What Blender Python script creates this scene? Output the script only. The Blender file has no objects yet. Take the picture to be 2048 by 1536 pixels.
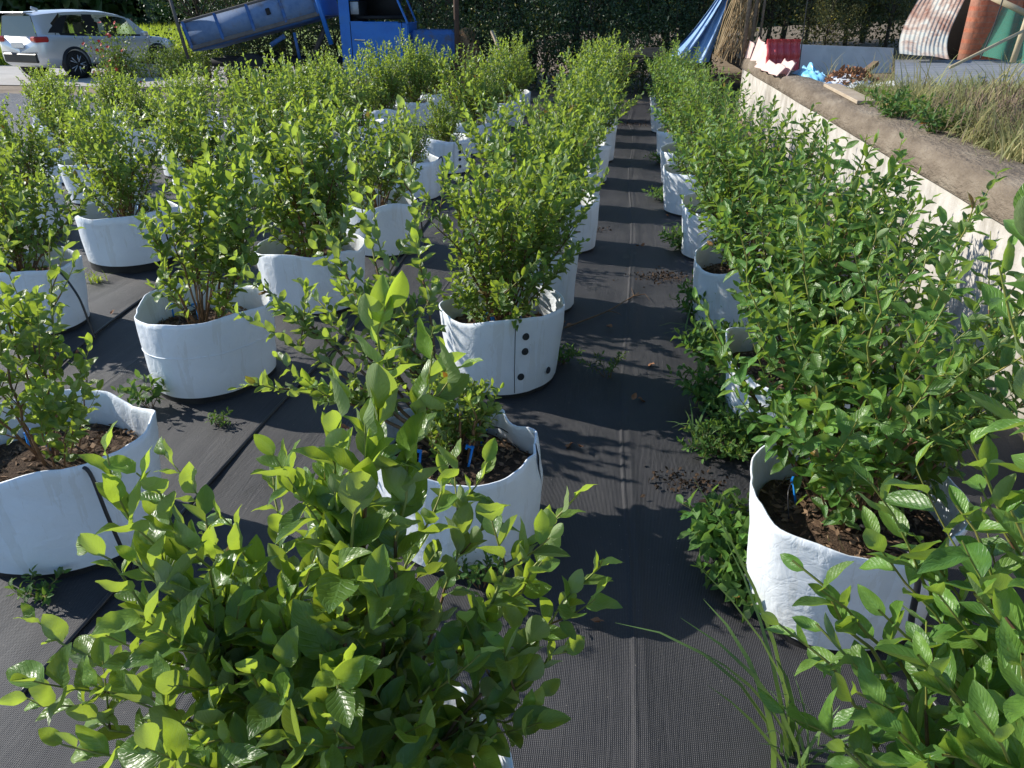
import bpy, math, random
import numpy as np
from mathutils import Vector, Matrix

# ------------------------------------------------------------------ camera, sky, sun
scene = bpy.context.scene
C = scene.collection
YAW, PITCH, CAMZ, FPX = 8.0, 26.0, 1.6, 1537.0
SUN_LEFT, SUN_EL = 74.0, 31.0            # degrees left of +Y, elevation
cam_d = bpy.data.cameras.new('camera'); cam = bpy.data.objects.new('camera', cam_d); C.objects.link(cam)
cam.location = (0, 0, CAMZ)
cam.rotation_euler = (math.radians(90 - PITCH), 0, math.radians(YAW))
cam_d.sensor_width = 36; cam_d.lens = FPX / 2048 * 36
cam_d.clip_start = 0.05; cam_d.clip_end = 2000
scene.camera = cam
world = bpy.data.worlds.new('World'); scene.world = world; world.use_nodes = True
wn = world.node_tree.nodes; wl = world.node_tree.links
sky = wn.new('ShaderNodeTexSky'); sky.sky_type = 'NISHITA'; sky.sun_disc = False
sky.sun_elevation = math.radians(SUN_EL); sky.sun_rotation = math.radians(-SUN_LEFT)
sky.air_density = 1.1; sky.dust_density = 0.15; sky.ozone_density = 5.0
bg = wn['Background']; bg.inputs[1].default_value = 0.14
wl.new(sky.outputs[0], bg.inputs[0])
sd = bpy.data.lights.new('sun', 'SUN'); sd.energy = 5.0; sd.angle = math.radians(0.5); sd.color = (1.0, 0.945, 0.85)
sun = bpy.data.objects.new('sun', sd); C.objects.link(sun)
a = math.radians(SUN_LEFT); e = math.radians(SUN_EL)
SUNDIR = Vector((-math.sin(a) * math.cos(e), math.cos(a) * math.cos(e), math.sin(e)))
sun.rotation_euler = SUNDIR.to_track_quat('Z', 'Y').to_euler()
sun.location = SUNDIR * 60
vs = scene.view_settings
vs.view_transform = 'Standard'; vs.look = 'None'; vs.exposure = 0.45; vs.gamma = 1.0
scene.cycles.max_bounces = 7; scene.cycles.transparent_max_bounces = 12
scene.cycles.transmission_bounces = 5; scene.cycles.diffuse_bounces = 4

# ------------------------------------------------------------------ pixel helpers
_y, _p = math.radians(YAW), math.radians(PITCH)
FWD = Vector((-math.sin(_y), math.cos(_y), 0)); RGT = Vector((math.cos(_y), math.sin(_y), 0)); UP = Vector((0, 0, 1))
CAM = Vector((0, 0, CAMZ))
def ray(px, py):
    x = (px - 1024) / FPX; u = (768 - py) / FPX
    return RGT * x + FWD * (math.cos(_p) + u * math.sin(_p)) + UP * (u * math.cos(_p) - math.sin(_p))
def at_z(px, py, z=0.0):
    r = ray(px, py); return CAM + r * ((z - CAMZ) / r.z)
def at_d(px, py, d):
    r = ray(px, py); return CAM + r * (d / r.dot(FWD))
def at_x(px, py, x):
    r = ray(px, py); return CAM + r * (x / r.x)
def project(P):
    P = np.asarray(P, float) - np.array(CAM)
    xr = P @ np.array(RGT); f = P @ np.array(FWD); z = P[:, 2]
    dep = f * math.cos(_p) - z * math.sin(_p); up = f * math.sin(_p) + z * math.cos(_p)
    return 1024 + FPX * xr / np.maximum(dep, .05), 768 - FPX * up / np.maximum(dep, .05), dep

# ------------------------------------------------------------------ numpy noise
def _hash(ix, iy, s):
    n = (ix.astype(np.int64) * 374761393 + iy.astype(np.int64) * 668265263 + s * 974711) & 0x7fffffff
    n = ((n ^ (n >> 13)) * 1274126177) & 0x7fffffff
    return ((n ^ (n >> 16)) & 0xffff) / 65535.0
def vnoise(x, y, s=0):
    x = np.asarray(x, float); y = np.asarray(y, float)
    ix = np.floor(x); iy = np.floor(y); fx = x - ix; fy = y - iy
    fx = fx * fx * (3 - 2 * fx); fy = fy * fy * (3 - 2 * fy)
    a_ = _hash(ix, iy, s); b_ = _hash(ix + 1, iy, s); c_ = _hash(ix, iy + 1, s); d_ = _hash(ix + 1, iy + 1, s)
    return (a_ * (1 - fx) + b_ * fx) * (1 - fy) + (c_ * (1 - fx) + d_ * fx) * fy - 0.5

# ------------------------------------------------------------------ materials
def new_mat(name):
    m = bpy.data.materials.new(name); m.use_nodes = True
    nt = m.node_tree; nt.nodes.clear()
    out = nt.nodes.new('ShaderNodeOutputMaterial')
    return m, nt, out
def N(nt, t, **kw):
    n = nt.nodes.new(t)
    for k, v in kw.items():
        if k.startswith('i_'):
            key = k[2:]; n.inputs[int(key) if key.isdigit() else key.replace('_', ' ')].default_value = v
        else: setattr(n, k, v)
    return n
def L(nt, a_, b_): nt.links.new(a_, b_)
def mixc(nt, fac, a_, b_, mode='MIX'):
    n = nt.nodes.new('ShaderNodeMix'); n.data_type = 'RGBA'; n.blend_type = mode
    for s, v in ((0, fac), (6, a_), (7, b_)):
        if hasattr(v, 'links'): nt.links.new(v, n.inputs[s])
        else: n.inputs[s].default_value = v if s == 0 or len(v) == 4 else (*v, 1)
    return n.outputs[2]
def mth(nt, op, a_, b_=0.0, clamp=False):
    n = nt.nodes.new('ShaderNodeMath'); n.operation = op; n.use_clamp = clamp
    for i, v in ((0, a_), (1, b_)):
        if hasattr(v, 'links'): nt.links.new(v, n.inputs[i])
        else: n.inputs[i].default_value = v
    return n.outputs[0]
def ramp(nt, src, stops):
    n = nt.nodes.new('ShaderNodeValToRGB'); cr = n.color_ramp
    while len(cr.elements) < len(stops): cr.elements.new(0.5)
    for el, (p, c) in zip(cr.elements, stops):
        el.position = p; el.color = (*c, 1) if len(c) == 3 else c
    nt.links.new(src, n.inputs[0]); return n.outputs[0]
def coords(nt, scale=(1, 1, 1), kind='Object'):
    tc = nt.nodes.new('ShaderNodeTexCoord'); mp = nt.nodes.new('ShaderNodeMapping')
    mp.inputs['Scale'].default_value = scale; nt.links.new(tc.outputs[kind], mp.inputs[0]); return mp.outputs[0]
def noise(nt, vec, scale, detail=4, rough=.6, dist=0):
    n = N(nt, 'ShaderNodeTexNoise', i_Scale=scale, i_Detail=detail, i_Roughness=rough, i_Distortion=dist)
    if vec is not None: nt.links.new(vec, n.inputs['Vector'])
    return n.outputs[0]
def bump(nt, h, strength=.4, dist=.01, normal=None):
    b = N(nt, 'ShaderNodeBump', i_Strength=strength, i_Distance=dist); nt.links.new(h, b.inputs['Height'])
    if normal: nt.links.new(normal, b.inputs['Normal'])
    return b.outputs[0]
def simple(name, c1, c2=None, scale=6, rough=.7, bs=.3, bd=.01, spec=.3, metal=0, stretch=(1, 1, 1), c3=None, detail=6):
    m, nt, out = new_mat(name)
    b = N(nt, 'ShaderNodeBsdfPrincipled', i_Roughness=rough, i_Metallic=metal); b.inputs['Specular IOR Level'].default_value = spec
    v = coords(nt, stretch)
    n1 = noise(nt, v, scale, detail, .65)
    c2 = c2 or tuple(x * .8 for x in c1)
    st = [(.32, c1), (.68, c2)] if c3 is None else [(.3, c1), (.52, c2), (.7, c3)]
    L(nt, ramp(nt, n1, st), b.inputs['Base Color'])
    if bs: L(nt, bump(nt, noise(nt, v, scale * 6, 5, .6), bs, bd), b.inputs['Normal'])
    L(nt, b.outputs[0], out.inputs[0]); return m

def leaf_mat(name, mature, young, back, trans, tw=.32, rough=.36, spec=.5, veins=True, rust=(.32, .09, .02)):
    m, nt, out = new_mat(name)
    at = N(nt, 'ShaderNodeAttribute', attribute_name='tint'); sp = N(nt, 'ShaderNodeSeparateColor'); L(nt, at.outputs['Color'], sp.inputs[0])
    age, rnd, old = sp.outputs[0], sp.outputs[1], sp.outputs[2]
    oi = N(nt, 'ShaderNodeObjectInfo')
    r2 = mth(nt, 'FRACT', mth(nt, 'ADD', rnd, oi.outputs['Random']))
    col = mixc(nt, age, mature, young)
    hs = N(nt, 'ShaderNodeHueSaturation'); L(nt, col, hs.inputs['Color'])
    L(nt, mth(nt, 'ADD', mth(nt, 'MULTIPLY', r2, .55), .72), hs.inputs['Value'])
    L(nt, mth(nt, 'ADD', mth(nt, 'MULTIPLY', rnd, .03), .485), hs.inputs['Hue'])
    col = hs.outputs[0]
    rf = mth(nt, 'MULTIPLY', old, .85)
    col = mixc(nt, rf, col, rust)
    tcol = mixc(nt, age, tuple(x * .6 for x in trans), trans); tcol = mixc(nt, rf, tcol, rust)
    b = N(nt, 'ShaderNodeBsdfPrincipled', i_Roughness=rough); b.inputs['Specular IOR Level'].default_value = spec
    g = N(nt, 'ShaderNodeNewGeometry')
    if veins:
        uv = N(nt, 'ShaderNodeUVMap', uv_map='UVMap'); sx = N(nt, 'ShaderNodeSeparateXYZ'); L(nt, uv.outputs[0], sx.inputs[0])
        au = mth(nt, 'ABSOLUTE', mth(nt, 'SUBTRACT', sx.outputs[0], .5))
        mid = mth(nt, 'LESS_THAN', au, .022)
        ph = mth(nt, 'MULTIPLY', mth(nt, 'SUBTRACT', sx.outputs[1], mth(nt, 'MULTIPLY', au, .75)), 50.0)
        sv = mth(nt, 'POWER', mth(nt, 'ABSOLUTE', mth(nt, 'COSINE', mth(nt, 'MULTIPLY', ph, .5))), 14.0)
        vn = mth(nt, 'MAXIMUM', mid, mth(nt, 'MULTIPLY', sv, .35))
        col = mixc(nt, mth(nt, 'MULTIPLY', vn, .4), col, tuple(min(1, x * 1.9 + .03) for x in mature))
        sh = N(nt, 'ShaderNodeVectorMath'); sh.operation = 'ADD'; L(nt, uv.outputs[0], sh.inputs[0]); cb = N(nt, 'ShaderNodeCombineXYZ'); L(nt, mth(nt, 'MULTIPLY', mth(nt, 'ADD', rnd, oi.outputs['Random']), 37.0), cb.inputs[0]); L(nt, cb.outputs[0], sh.inputs[1])
        blem = noise(nt, sh.outputs[0], 5.0, 5, .65)
        col = mixc(nt, ramp(nt, blem, [(.64, (0, 0, 0)), (.70, (.7, .7, .7))]), col, (.16, .10, .03))
        col = mixc(nt, ramp(nt, noise(nt, sh.outputs[0], 1.7, 3, .5), [(.40, (.0, .0, .0)), (.7, (.45, .45, .45))]), col, mixc(nt, .5, col, young))
        wob = noise(nt, sh.outputs[0], 6, 3, .55)
        h = mth(nt, 'SUBTRACT', mth(nt, 'MULTIPLY', wob, .9), vn)
        L(nt, bump(nt, h, .5, .003), b.inputs['Normal'])
    col = mixc(nt, g.outputs['Backfacing'], col, mixc(nt, .7, col, back))
    L(nt, col, b.inputs['Base Color'])
    t = N(nt, 'ShaderNodeBsdfTranslucent'); L(nt, tcol, t.inputs[0])
    mx = N(nt, 'ShaderNodeMixShader'); mx.inputs[0].default_value = tw
    L(nt, b.outputs[0], mx.inputs[1]); L(nt, t.outputs[0], mx.inputs[2]); L(nt, mx.outputs[0], out.inputs[0]); return m

M = {}
M['leaf'] = leaf_mat('blueberry leaf', (.075, .155, .034), (.20, .33, .05), (.30, .36, .22), (.58, .76, .06), .42, .33, .55)
M['leaf_b'] = leaf_mat('blueberry leaf cool', (.066, .160, .032), (.22, .37, .055), (.24, .30, .17), (.48, .70, .06), .34, .36, .5)
M['weed'] = leaf_mat('weed leaf', (.05, .13, .025), (.12, .24, .04), (.14, .2, .09), (.3, .5, .06), .3, .5, .3)
M['grass'] = leaf_mat('grass blade', (.06, .15, .03), (.16, .26, .06), (.12, .2, .07), (.3, .45, .08), .3, .45, .3, veins=False)
M['drygrass'] = leaf_mat('dry grass blade', (.16, .27, .06), (.60, .50, .27), (.34, .32, .15), (.6, .54, .24), .38, .6, .2, veins=False)
M['field'] = leaf_mat('field grass', (.13, .24, .03), (.26, .36, .05), (.2, .28, .06), (.6, .72, .06), .45, .6, .1, veins=False)
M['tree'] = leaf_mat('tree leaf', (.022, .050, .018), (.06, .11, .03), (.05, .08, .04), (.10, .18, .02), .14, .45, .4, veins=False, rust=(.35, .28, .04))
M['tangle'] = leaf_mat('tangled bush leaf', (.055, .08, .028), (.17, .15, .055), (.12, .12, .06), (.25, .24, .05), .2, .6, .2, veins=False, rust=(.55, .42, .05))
M['hedge'] = leaf_mat('flower bed leaf', (.05, .12, .03), (.17, .24, .05), (.12, .18, .07), (.3, .42, .05), .28, .5, .3, veins=False, rust=(.7, .09, .05))
M['stem'] = simple('cane bark', (.10, .055, .028), (.20, .12, .06), 40, .7, .4, .002)
M['greenstem'] = simple('green shoot', (.20, .26, .05), (.26, .22, .06), 14, .5, .1, .001)
M['bark'] = simple('tree bark', (.05, .04, .03), (.11, .085, .06), 9, .9, .8, .02, stretch=(1, 1, .3))

def bag_mat():
    m, nt, out = new_mat('white bag fabric')
    b = N(nt, 'ShaderNodeBsdfPrincipled', i_Roughness=.46); b.inputs['Specular IOR Level'].default_value = .4
    v = coords(nt)
    oi = N(nt, 'ShaderNodeObjectInfo')
    big = noise(nt, v, 5, 5, .6, .4)
    stain = noise(nt, coords(nt, (14, 14, 1.6)), 1.0, 5, .65)
    col = ramp(nt, big, [(.3, (.73, .77, .81)), (.7, (.79, .83, .87))])
    col = mixc(nt, mth(nt, 'MULTIPLY', mth(nt, 'GREATER_THAN', stain, .57), .22), col, (.55, .53, .47))
    sz = N(nt, 'ShaderNodeSeparateXYZ'); L(nt, v, sz.inputs[0])
    low = mth(nt, 'MULTIPLY', mth(nt, 'SUBTRACT', .13, sz.outputs[2], True), 3.2, True)
    col = mixc(nt, mth(nt, 'MULTIPLY', low, mth(nt, 'MULTIPLY', big, 1.1)), col, (.42, .39, .33))
    L(nt, col, b.inputs['Base Color'])
    cr = noise(nt, v, 11, 3, .55, 1.4)
    vo = N(nt, 'ShaderNodeTexVoronoi', i_Scale=9.0); vo.feature = 'DISTANCE_TO_EDGE'; 
    wv = N(nt, 'ShaderNodeVectorMath'); wv.operation = 'ADD'; L(nt, v, wv.inputs[0])
    nz = N(nt, 'ShaderNodeTexNoise', i_Scale=6.0); L(nt, v, nz.inputs['Vector']); L(nt, nz.outputs[1], wv.inputs[1]); L(nt, wv.outputs[0], vo.inputs['Vector'])
    edge = mth(nt, 'MINIMUM', vo.outputs[0], .12)
    n1 = bump(nt, cr, .34, .014); n2 = bump(nt, edge, .14, .02, n1)
    L(nt, bump(nt, noise(nt, v, 300, 1, .5), .12, .001, n2), b.inputs['Normal'])
    t = N(nt, 'ShaderNodeBsdfTranslucent'); t.inputs[0].default_value = (.8, .8, .76, 1)
    mx = N(nt, 'ShaderNodeMixShader'); mx.inputs[0].default_value = .0
    L(nt, b.outputs[0], mx.inputs[1]); L(nt, t.outputs[0], mx.inputs[2]); L(nt, mx.outputs[0], out.inputs[0]); return m
M['bag'] = bag_mat()
M['bagblack'] = simple('black bag base', (.012, .012, .013), (.03, .028, .026), 14, .6, .3, .004)
M['black'] = simple('black polythene', (.012, .012, .014), (.02, .02, .022), 20, .35, .1, .001, spec=.5)
M['button'] = simple('charcoal plug', (.02, .022, .026), (.035, .037, .04), 60, .5, .1, .001)
M['soil'] = simple('bag soil', (.045, .028, .017), (.12, .075, .045), 22, .95, 1.0, .02)
M['chip'] = simple('bark chip', (.09, .05, .03), (.30, .20, .12), 30, .9, .3, .002)
M['blue'] = simple('blue plastic', (.01, .19, .62), (.02, .24, .70), 20, .35, .05, .001, spec=.5)
M['deadleaf'] = simple('dead leaf', (.19, .075, .035), (.30, .15, .07), 30, .7, .4, .002)

def fabric_mat():
    m, nt, out = new_mat('woven weed fabric')
    b = N(nt, 'ShaderNodeBsdfPrincipled'); b.inputs['Specular IOR Level'].default_value = .5
    v = coords(nt)
    dust = noise(nt, v, 1.3, 8, .7); streak = noise(nt, coords(nt, (26, .8, 1)), 1.0, 6, .7)
    f = mth(nt, 'ADD', mth(nt, 'MULTIPLY', dust, .88), mth(nt, 'MULTIPLY', streak, .12))
    col = ramp(nt, f, [(.34, (.022, .022, .025)), (.52, (.038, .037, .041)), (.68, (.070, .066, .066))])
    wet = mth(nt, 'GREATER_THAN', noise(nt, coords(nt, (2.2, .9, 1)), 1.6, 4, .6), .655)
    col = mixc(nt, mth(nt, 'MULTIPLY', wet, .6), col, (.012, .012, .014))
    spk = N(nt, 'ShaderNodeTexVoronoi', i_Scale=26.0); L(nt, v, spk.inputs['Vector'])
    spm = mth(nt, 'LESS_THAN', spk.outputs['Distance'], .045)
    col = mixc(nt, mth(nt, 'MULTIPLY', spm, .7), col, (.35, .31, .26))
    col0 = col
    L(nt, mth(nt, 'SUBTRACT', mth(nt, 'ADD', mth(nt, 'MULTIPLY', dust, .3), .40), mth(nt, 'MULTIPLY', wet, .12)), b.inputs['Roughness'])
    w1 = N(nt, 'ShaderNodeTexWave', i_Scale=66.0, i_Distortion=.5, i_Detail=2.0); w1.bands_direction = 'X'; L(nt, v, w1.inputs['Vector'])
    w2 = N(nt, 'ShaderNodeTexWave', i_Scale=58.0, i_Distortion=.4, i_Detail=1.0); w2.bands_direction = 'Y'; L(nt, v, w2.inputs['Vector'])
    weave = mth(nt, 'MULTIPLY', w1.outputs['Fac'], w2.outputs['Fac'])
    L(nt, mixc(nt, 1.0, col0, ramp(nt, weave, [(.05, (.55, .55, .56)), (.6, (1.15, 1.15, 1.17))]), 'MULTIPLY'), b.inputs['Base Color'])
    rib = noise(nt, coords(nt, (30, 3.2, 1)), 1.0, 5, .62, 1.0)
    ripm = mth(nt, 'MULTIPLY', rib, ramp(nt, noise(nt, v, 1.1, 3, .6), [(.42, (.25, .25, .25)), (.62, (1, 1, 1))]))
    n1 = bump(nt, ripm, .42, .014)
    L(nt, bump(nt, weave, .7, .003, n1), b.inputs['Normal'])
    L(nt, b.outputs[0], out.inputs[0]); return m
M['fabric'] = fabric_mat()
M['dirt'] = simple('dirt', (.16, .12, .08), (.28, .22, .16), 1.5, .95, .6, .03)
M['darkdirt'] = simple('shaded dirt', (.06, .045, .03), (.12, .09, .06), 2.0, .95, .6, .03)
M['drive'] = simple('concrete drive', (.36, .34, .31), (.46, .43, .39), 1.2, .9, .3, .01)
def wall_mat():
    m, nt, out = new_mat('stained plaster')
    b = N(nt, 'ShaderNodeBsdfPrincipled', i_Roughness=.92); b.inputs['Specular IOR Level'].default_value = .2
    v = coords(nt)
    run = noise(nt, coords(nt, (1, 1.6, .8)), 1.5, 8, .72, .6); spot = noise(nt, v, 5, 8, .7)
    col = ramp(nt, spot, [(.3, (.36, .335, .295)), (.55, (.49, .46, .415)), (.75, (.56, .53, .485))])
    col = mixc(nt, ramp(nt, run, [(.46, (0, 0, 0)), (.64, (.75, .75, .75))]), col, (.24, .215, .175))
    sz = N(nt, 'ShaderNodeSeparateXYZ'); L(nt, v, sz.inputs[0])
    low = mth(nt, 'MULTIPLY', mth(nt, 'SUBTRACT', .22, sz.outputs[2], True), 4, True)
    col = mixc(nt, mth(nt, 'MULTIPLY', low, spot), col, (.16, .15, .10))
    L(nt, col, b.inputs['Base Color'])
    L(nt, bump(nt, noise(nt, v, 24, 8, .7), .5, .012), b.inputs['Normal']); L(nt, b.outputs[0], out.inputs[0]); return m
M['wall'] = wall_mat()
M['coping'] = simple('weathered coping', (.11, .084, .060), (.20, .160, .118), 2.6, .95, 1.0, .025, c3=(.28, .235, .18), detail=12, stretch=(2.4, .9, 2.4))
M['mortar'] = simple('pale mortar patch', (.5, .48, .46), (.6, .58, .55), 8, .9, .5, .005)

# ------------------------------------------------------------------ mesh helpers
def np_mesh(name, V, F, mat=None, smooth=True, tint=None, uv=None, mats=None, midx=None):
    V = np.asarray(V, np.float32).reshape(-1, 3); F = np.asarray(F, np.int32); k = F.shape[1]
    me = bpy.data.meshes.new(name)
    me.vertices.add(len(V)); me.vertices.foreach_set('co', V.ravel())
    me.loops.add(F.size); me.loops.foreach_set('vertex_index', F.ravel())
    me.polygons.add(len(F)); me.polygons.foreach_set('loop_start', np.arange(0, F.size, k, dtype=np.int32))
    if smooth: me.polygons.foreach_set('use_smooth', np.ones(len(F), bool))
    if midx is not None: me.polygons.foreach_set('material_index', np.asarray(midx, np.int32))
    me.update(calc_edges=True)
    if tint is not None:
        at = me.attributes.new('tint', 'FLOAT_COLOR', 'POINT')
        c = np.ones((len(V), 4), np.float32); c[:, :3] = tint; at.data.foreach_set('color', c.ravel())
    if uv is not None:
        ul = me.uv_layers.new(name='UVMap'); ul.data.foreach_set('uv', np.asarray(uv, np.float32)[F.ravel()].ravel())
    for m in (mats or ([mat] if mat else [])): me.materials.append(m)
    return me
def link(name, me, parent=None, label=None, cat=None, group=None, kind=None, loc=None):
    o = bpy.data.objects.new(name, me); C.objects.link(o)
    if parent: o.parent = parent
    if loc is not None: o.location = loc
    if label: o['label'] = label
    if cat: o['category'] = cat
    if group: o['group'] = group
    if kind: o['kind'] = kind
    return o
def empty(name, loc, label, cat, group=None, rz=0.0):
    o = link(name, None, None, label, cat, group, None, loc); o.rotation_euler[2] = rz; o.empty_display_size = .1; return o
class MB:
    """collects quads/tris of boxes, tubes, grids into one mesh"""
    def __init__(s): s.v = []; s.f = []; s.n = 0
    def add(s, V, F):
        V = np.asarray(V, float).reshape(-1, 3); F = np.asarray(F, int)
        if F.shape[1] == 3: F = np.hstack([F, F[:, 2:3]])
        s.v.append(V); s.f.append(F + s.n); s.n += len(V); return s
    def box(s, c, size, mat=None, bev=0.0):
        x, y, z = np.array(size) / 2.0
        if bev <= 0:
            V = np.array([[sx * x, sy * y, sz * z] for sz in (-1, 1) for sy in (-1, 1) for sx in (-1, 1)], float)
            F = [[0, 2, 3, 1], [4, 5, 7, 6], [0, 1, 5, 4], [2, 6, 7, 3], [0, 4, 6, 2], [1, 3, 7, 5]]
        else:
            V = []; 
            for sz in (-1, 1):
                for sy in (-1, 1):
                    for sx in (-1, 1):
                        V += [[sx * x, sy * (y - bev), sz * (z - bev)], [sx * (x - bev), sy * y, sz * (z - bev)], [sx * (x - bev), sy * (y - bev), sz * z]]
            V = np.array(V)
            i = lambda sx, sy, sz, k: (((sz > 0) * 2 + (sy > 0)) * 2 + (sx > 0)) * 3 + k
            F = []
            for sg in (-1, 1):
                F += [[i(sg, -1, -1, 0), i(sg, 1, -1, 0), i(sg, 1, 1, 0), i(sg, -1, 1, 0)][::sg], [i(-1, sg, -1, 1), i(-1, sg, 1, 1), i(1, sg, 1, 1), i(1, sg, -1, 1)][::sg], [i(-1, -1, sg, 2), i(1, -1, sg, 2), i(1, 1, sg, 2), i(-1, 1, sg, 2)][::sg]]
            for p in (-1, 1):
                for q in (-1, 1):
                    F += [[i(p, q, -1, 0), i(p, q, 1, 0), i(p, q, 1, 1), i(p, q, -1, 1)], [i(p, -1, q, 0), i(p, 1, q, 0), i(p, 1, q, 2), i(p, -1, q, 2)], [i(-1, p, q, 1), i(1, p, q, 1), i(1, p, q, 2), i(-1, p, q, 2)]]
                    for r in (-1, 1): F.append([i(p, q, r, 0), i(p, q, r, 1), i(p, q, r, 2), i(p, q, r, 2)])
        if mat is not None: V = V @ np.array(mat.to_3x3()).T
        return s.add(V + np.array(c), F)
    def beam(s, p, q, w, h, up=(0, 0, 1), bev=0.0):
        p, q = Vector(p), Vector(q); d = q - p; x = d.normalized(); u = Vector(up)
        y = u.cross(x)
        if y.length < 1e-3: y = Vector((0, 1, 0)).cross(x)
        y.normalize(); z = x.cross(y); m = Matrix((x, y, z)).transposed()
        return s.box((p + q) / 2, (d.length, w, h), m, bev)
    def tube(s, pts, rad, ns=6, cap=True):
        P = np.array([tuple(p) for p in pts], float); n = len(P); rad = np.broadcast_to(np.asarray(rad, float), (n,))
        T = np.gradient(P, axis=0); T /= np.maximum(np.linalg.norm(T, axis=1, keepdims=True), 1e-9)
        ref = np.array([0, 0, 1.]) if abs(T[0, 2]) < .9 else np.array([1., 0, 0])
        U = np.cross(T, ref); U /= np.maximum(np.linalg.norm(U, axis=1, keepdims=True), 1e-6); W = np.cross(T, U)
        an = np.arange(ns) * 2 * math.pi / ns
        V = P[:, None] + rad[:, None, None] * (np.cos(an)[None, :, None] * U[:, None] + np.sin(an)[None, :, None] * W[:, None])
        i = np.arange(n - 1)[:, None] * ns; j = np.arange(ns)[None]; j2 = (j + 1) % ns
        F = np.stack([i + j, i + j2, i + ns + j2, i + ns + j], -1).reshape(-1, 4)
        V = V.reshape(-1, 3)
        if cap:
            V = np.vstack([V, P[:1], P[-1:]]); m = n * ns; jj = np.arange(ns); j3 = (jj + 1) % ns
            F = np.vstack([F, np.stack([np.full(ns, m), j3, jj, jj], -1), np.stack([np.full(ns, m + 1), (n - 1) * ns + jj, (n - 1) * ns + j3, (n - 1) * ns + j3], -1)])
        return s.add(V, F)
    def grid(s, G, flip=False):
        G = np.asarray(G, float); a_, b_ = G.shape[:2]
        i = np.arange(a_ - 1)[:, None] * b_ + np.arange(b_ - 1)[None]
        F = np.stack([i, i + 1, i + b_ + 1, i + b_], -1).reshape(-1, 4)
        if flip: F = F[:, ::-1]
        return s.add(G.reshape(-1, 3), F)
    def lathe(s, prof, n=24, c=(0, 0, 0), axis='z'):
        an = np.linspace(0, 2 * math.pi, n + 1)
        G = np.array([[(r * math.cos(t), r * math.sin(t), z) for t in an] for r, z in prof])
        if axis == 'y': G = G[..., [0, 2, 1]]
        if axis == 'x': G = G[..., [2, 0, 1]]
        return s.grid(G + np.array(c))
    def mesh(s, name, mat, smooth=False, tint=None):
        V = np.vstack(s.v); F = np.vstack(s.f)
        tri = F[:, 2] == F[:, 3]
        me = bpy.data.meshes.new(name)
        if not tri.any():
            return np_mesh(name, V, F, mat, smooth, tint)
        me.from_pydata(V.tolist(), [], [r[:3] if t else r for r, t in zip(F.tolist(), tri)])
        if smooth: me.polygons.foreach_set('use_smooth', np.ones(len(me.polygons), bool))
        me.materials.append(mat); me.update(); return me
    def build(s, name, mat, parent=None, smooth=False, **kw):
        return link(name, s.mesh(name, mat, smooth), parent, **kw)

# ------------------------------------------------------------------ leaves
def leaf_tmpl(nl, W=.42, fold=.25, curl=.15, twist=0.0, wave=0.0, hi=True):
    t = np.linspace(0, 1, nl + 1); S = np.array([-1, -.5, 0, .5, 1]) if hi else np.array([-1, 0, 1])
    w = W * .5 * (np.maximum(t, 1e-4) ** .58) * (np.maximum(1 - t, 1e-4) ** .80) / (.5 ** 1.38)
    w = np.maximum(w, .012)
    V = []; UV = []
    for ti, wi in zip(t, w):
        for s_ in S:
            x = s_ * wi; z = fold * abs(s_) ** 1.4 * wi - curl * (ti ** 2) + wave * wi * math.sin(ti * 9 + s_ * 1.3) + .02
            an = twist * ti; x, z = x * math.cos(an) - z * math.sin(an) * .5, z + x * math.sin(an)
            V.append((x, ti, z)); UV.append((.5 + .5 * s_, ti))
    k = len(S); i = np.arange(nl)[:, None] * k + np.arange(k - 1)[None]
    F = np.stack([i, i + 1, i + k + 1, i + k], -1).reshape(-1, 4)
    return np.array(V), F, np.array(UV)
TV = [dict(W=.56, fold=.50, curl=.14, wave=.10), dict(W=.62, fold=.34, curl=.30, wave=.22), dict(W=.54, fold=.75, curl=-.14, twist=.40),
      dict(W=.60, fold=.45, curl=.06, twist=-.5, wave=.14), dict(W=.56, fold=.60, curl=.45, wave=.2, twist=.2), dict(W=.58, fold=.42, curl=-.24, wave=.18)]
HI = [leaf_tmpl(7, **p) for p in TV]; LO = [leaf_tmpl(3, hi=False, **p) for p in TV]
NAR = [leaf_tmpl(4, hi=False, **{**p, 'W': p['W'] * .78}) for p in TV]
NARHI = [leaf_tmpl(7, **{**p, 'W': p['W'] * .82}) for p in TV]
def unit(a_): return a_ / np.maximum(np.linalg.norm(a_, axis=-1, keepdims=True), 1e-9)
def leaves_mesh(name, lv, tm, mat):
    """lv: dict P,D,N,L,tint,var -> one mesh"""
    Vs, Fs, Ts, Us = [], [], [], []; off = 0
    X = np.cross(lv['D'], lv['N'])
    for k, (tv, tf, tu) in enumerate(tm):
        s_ = np.where(lv['var'] % len(tm) == k)[0]
        if not len(s_): continue
        A = tv[None, :, 0:1] * X[s_][:, None] + tv[None, :, 1:2] * lv['D'][s_][:, None] + tv[None, :, 2:3] * lv['N'][s_][:, None]
        V = lv['P'][s_][:, None] + A * lv['L'][s_][:, None, None]
        n, m = V.shape[:2]
        Vs.append(V.reshape(-1, 3)); Fs.append((tf[None] + (np.arange(n) * m)[:, None, None]).reshape(-1, 4) + off)
        Ts.append(np.repeat(lv['tint'][s_], m, 0)); Us.append(np.tile(tu, (n, 1))); off += n * m
    return np_mesh(name, np.vstack(Vs), np.vstack(Fs), mat, True, np.vstack(Ts), np.vstack(Us))
def sub(lv, idx): return {k: v[idx] for k, v in lv.items()}

def bez(p0, p1, p2, n):
    t = np.linspace(0, 1, n)[:, None]
    return (1 - t) ** 2 * np.array(p0) + 2 * t * (1 - t) * np.array(p1) + t ** 2 * np.array(p2)

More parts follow.
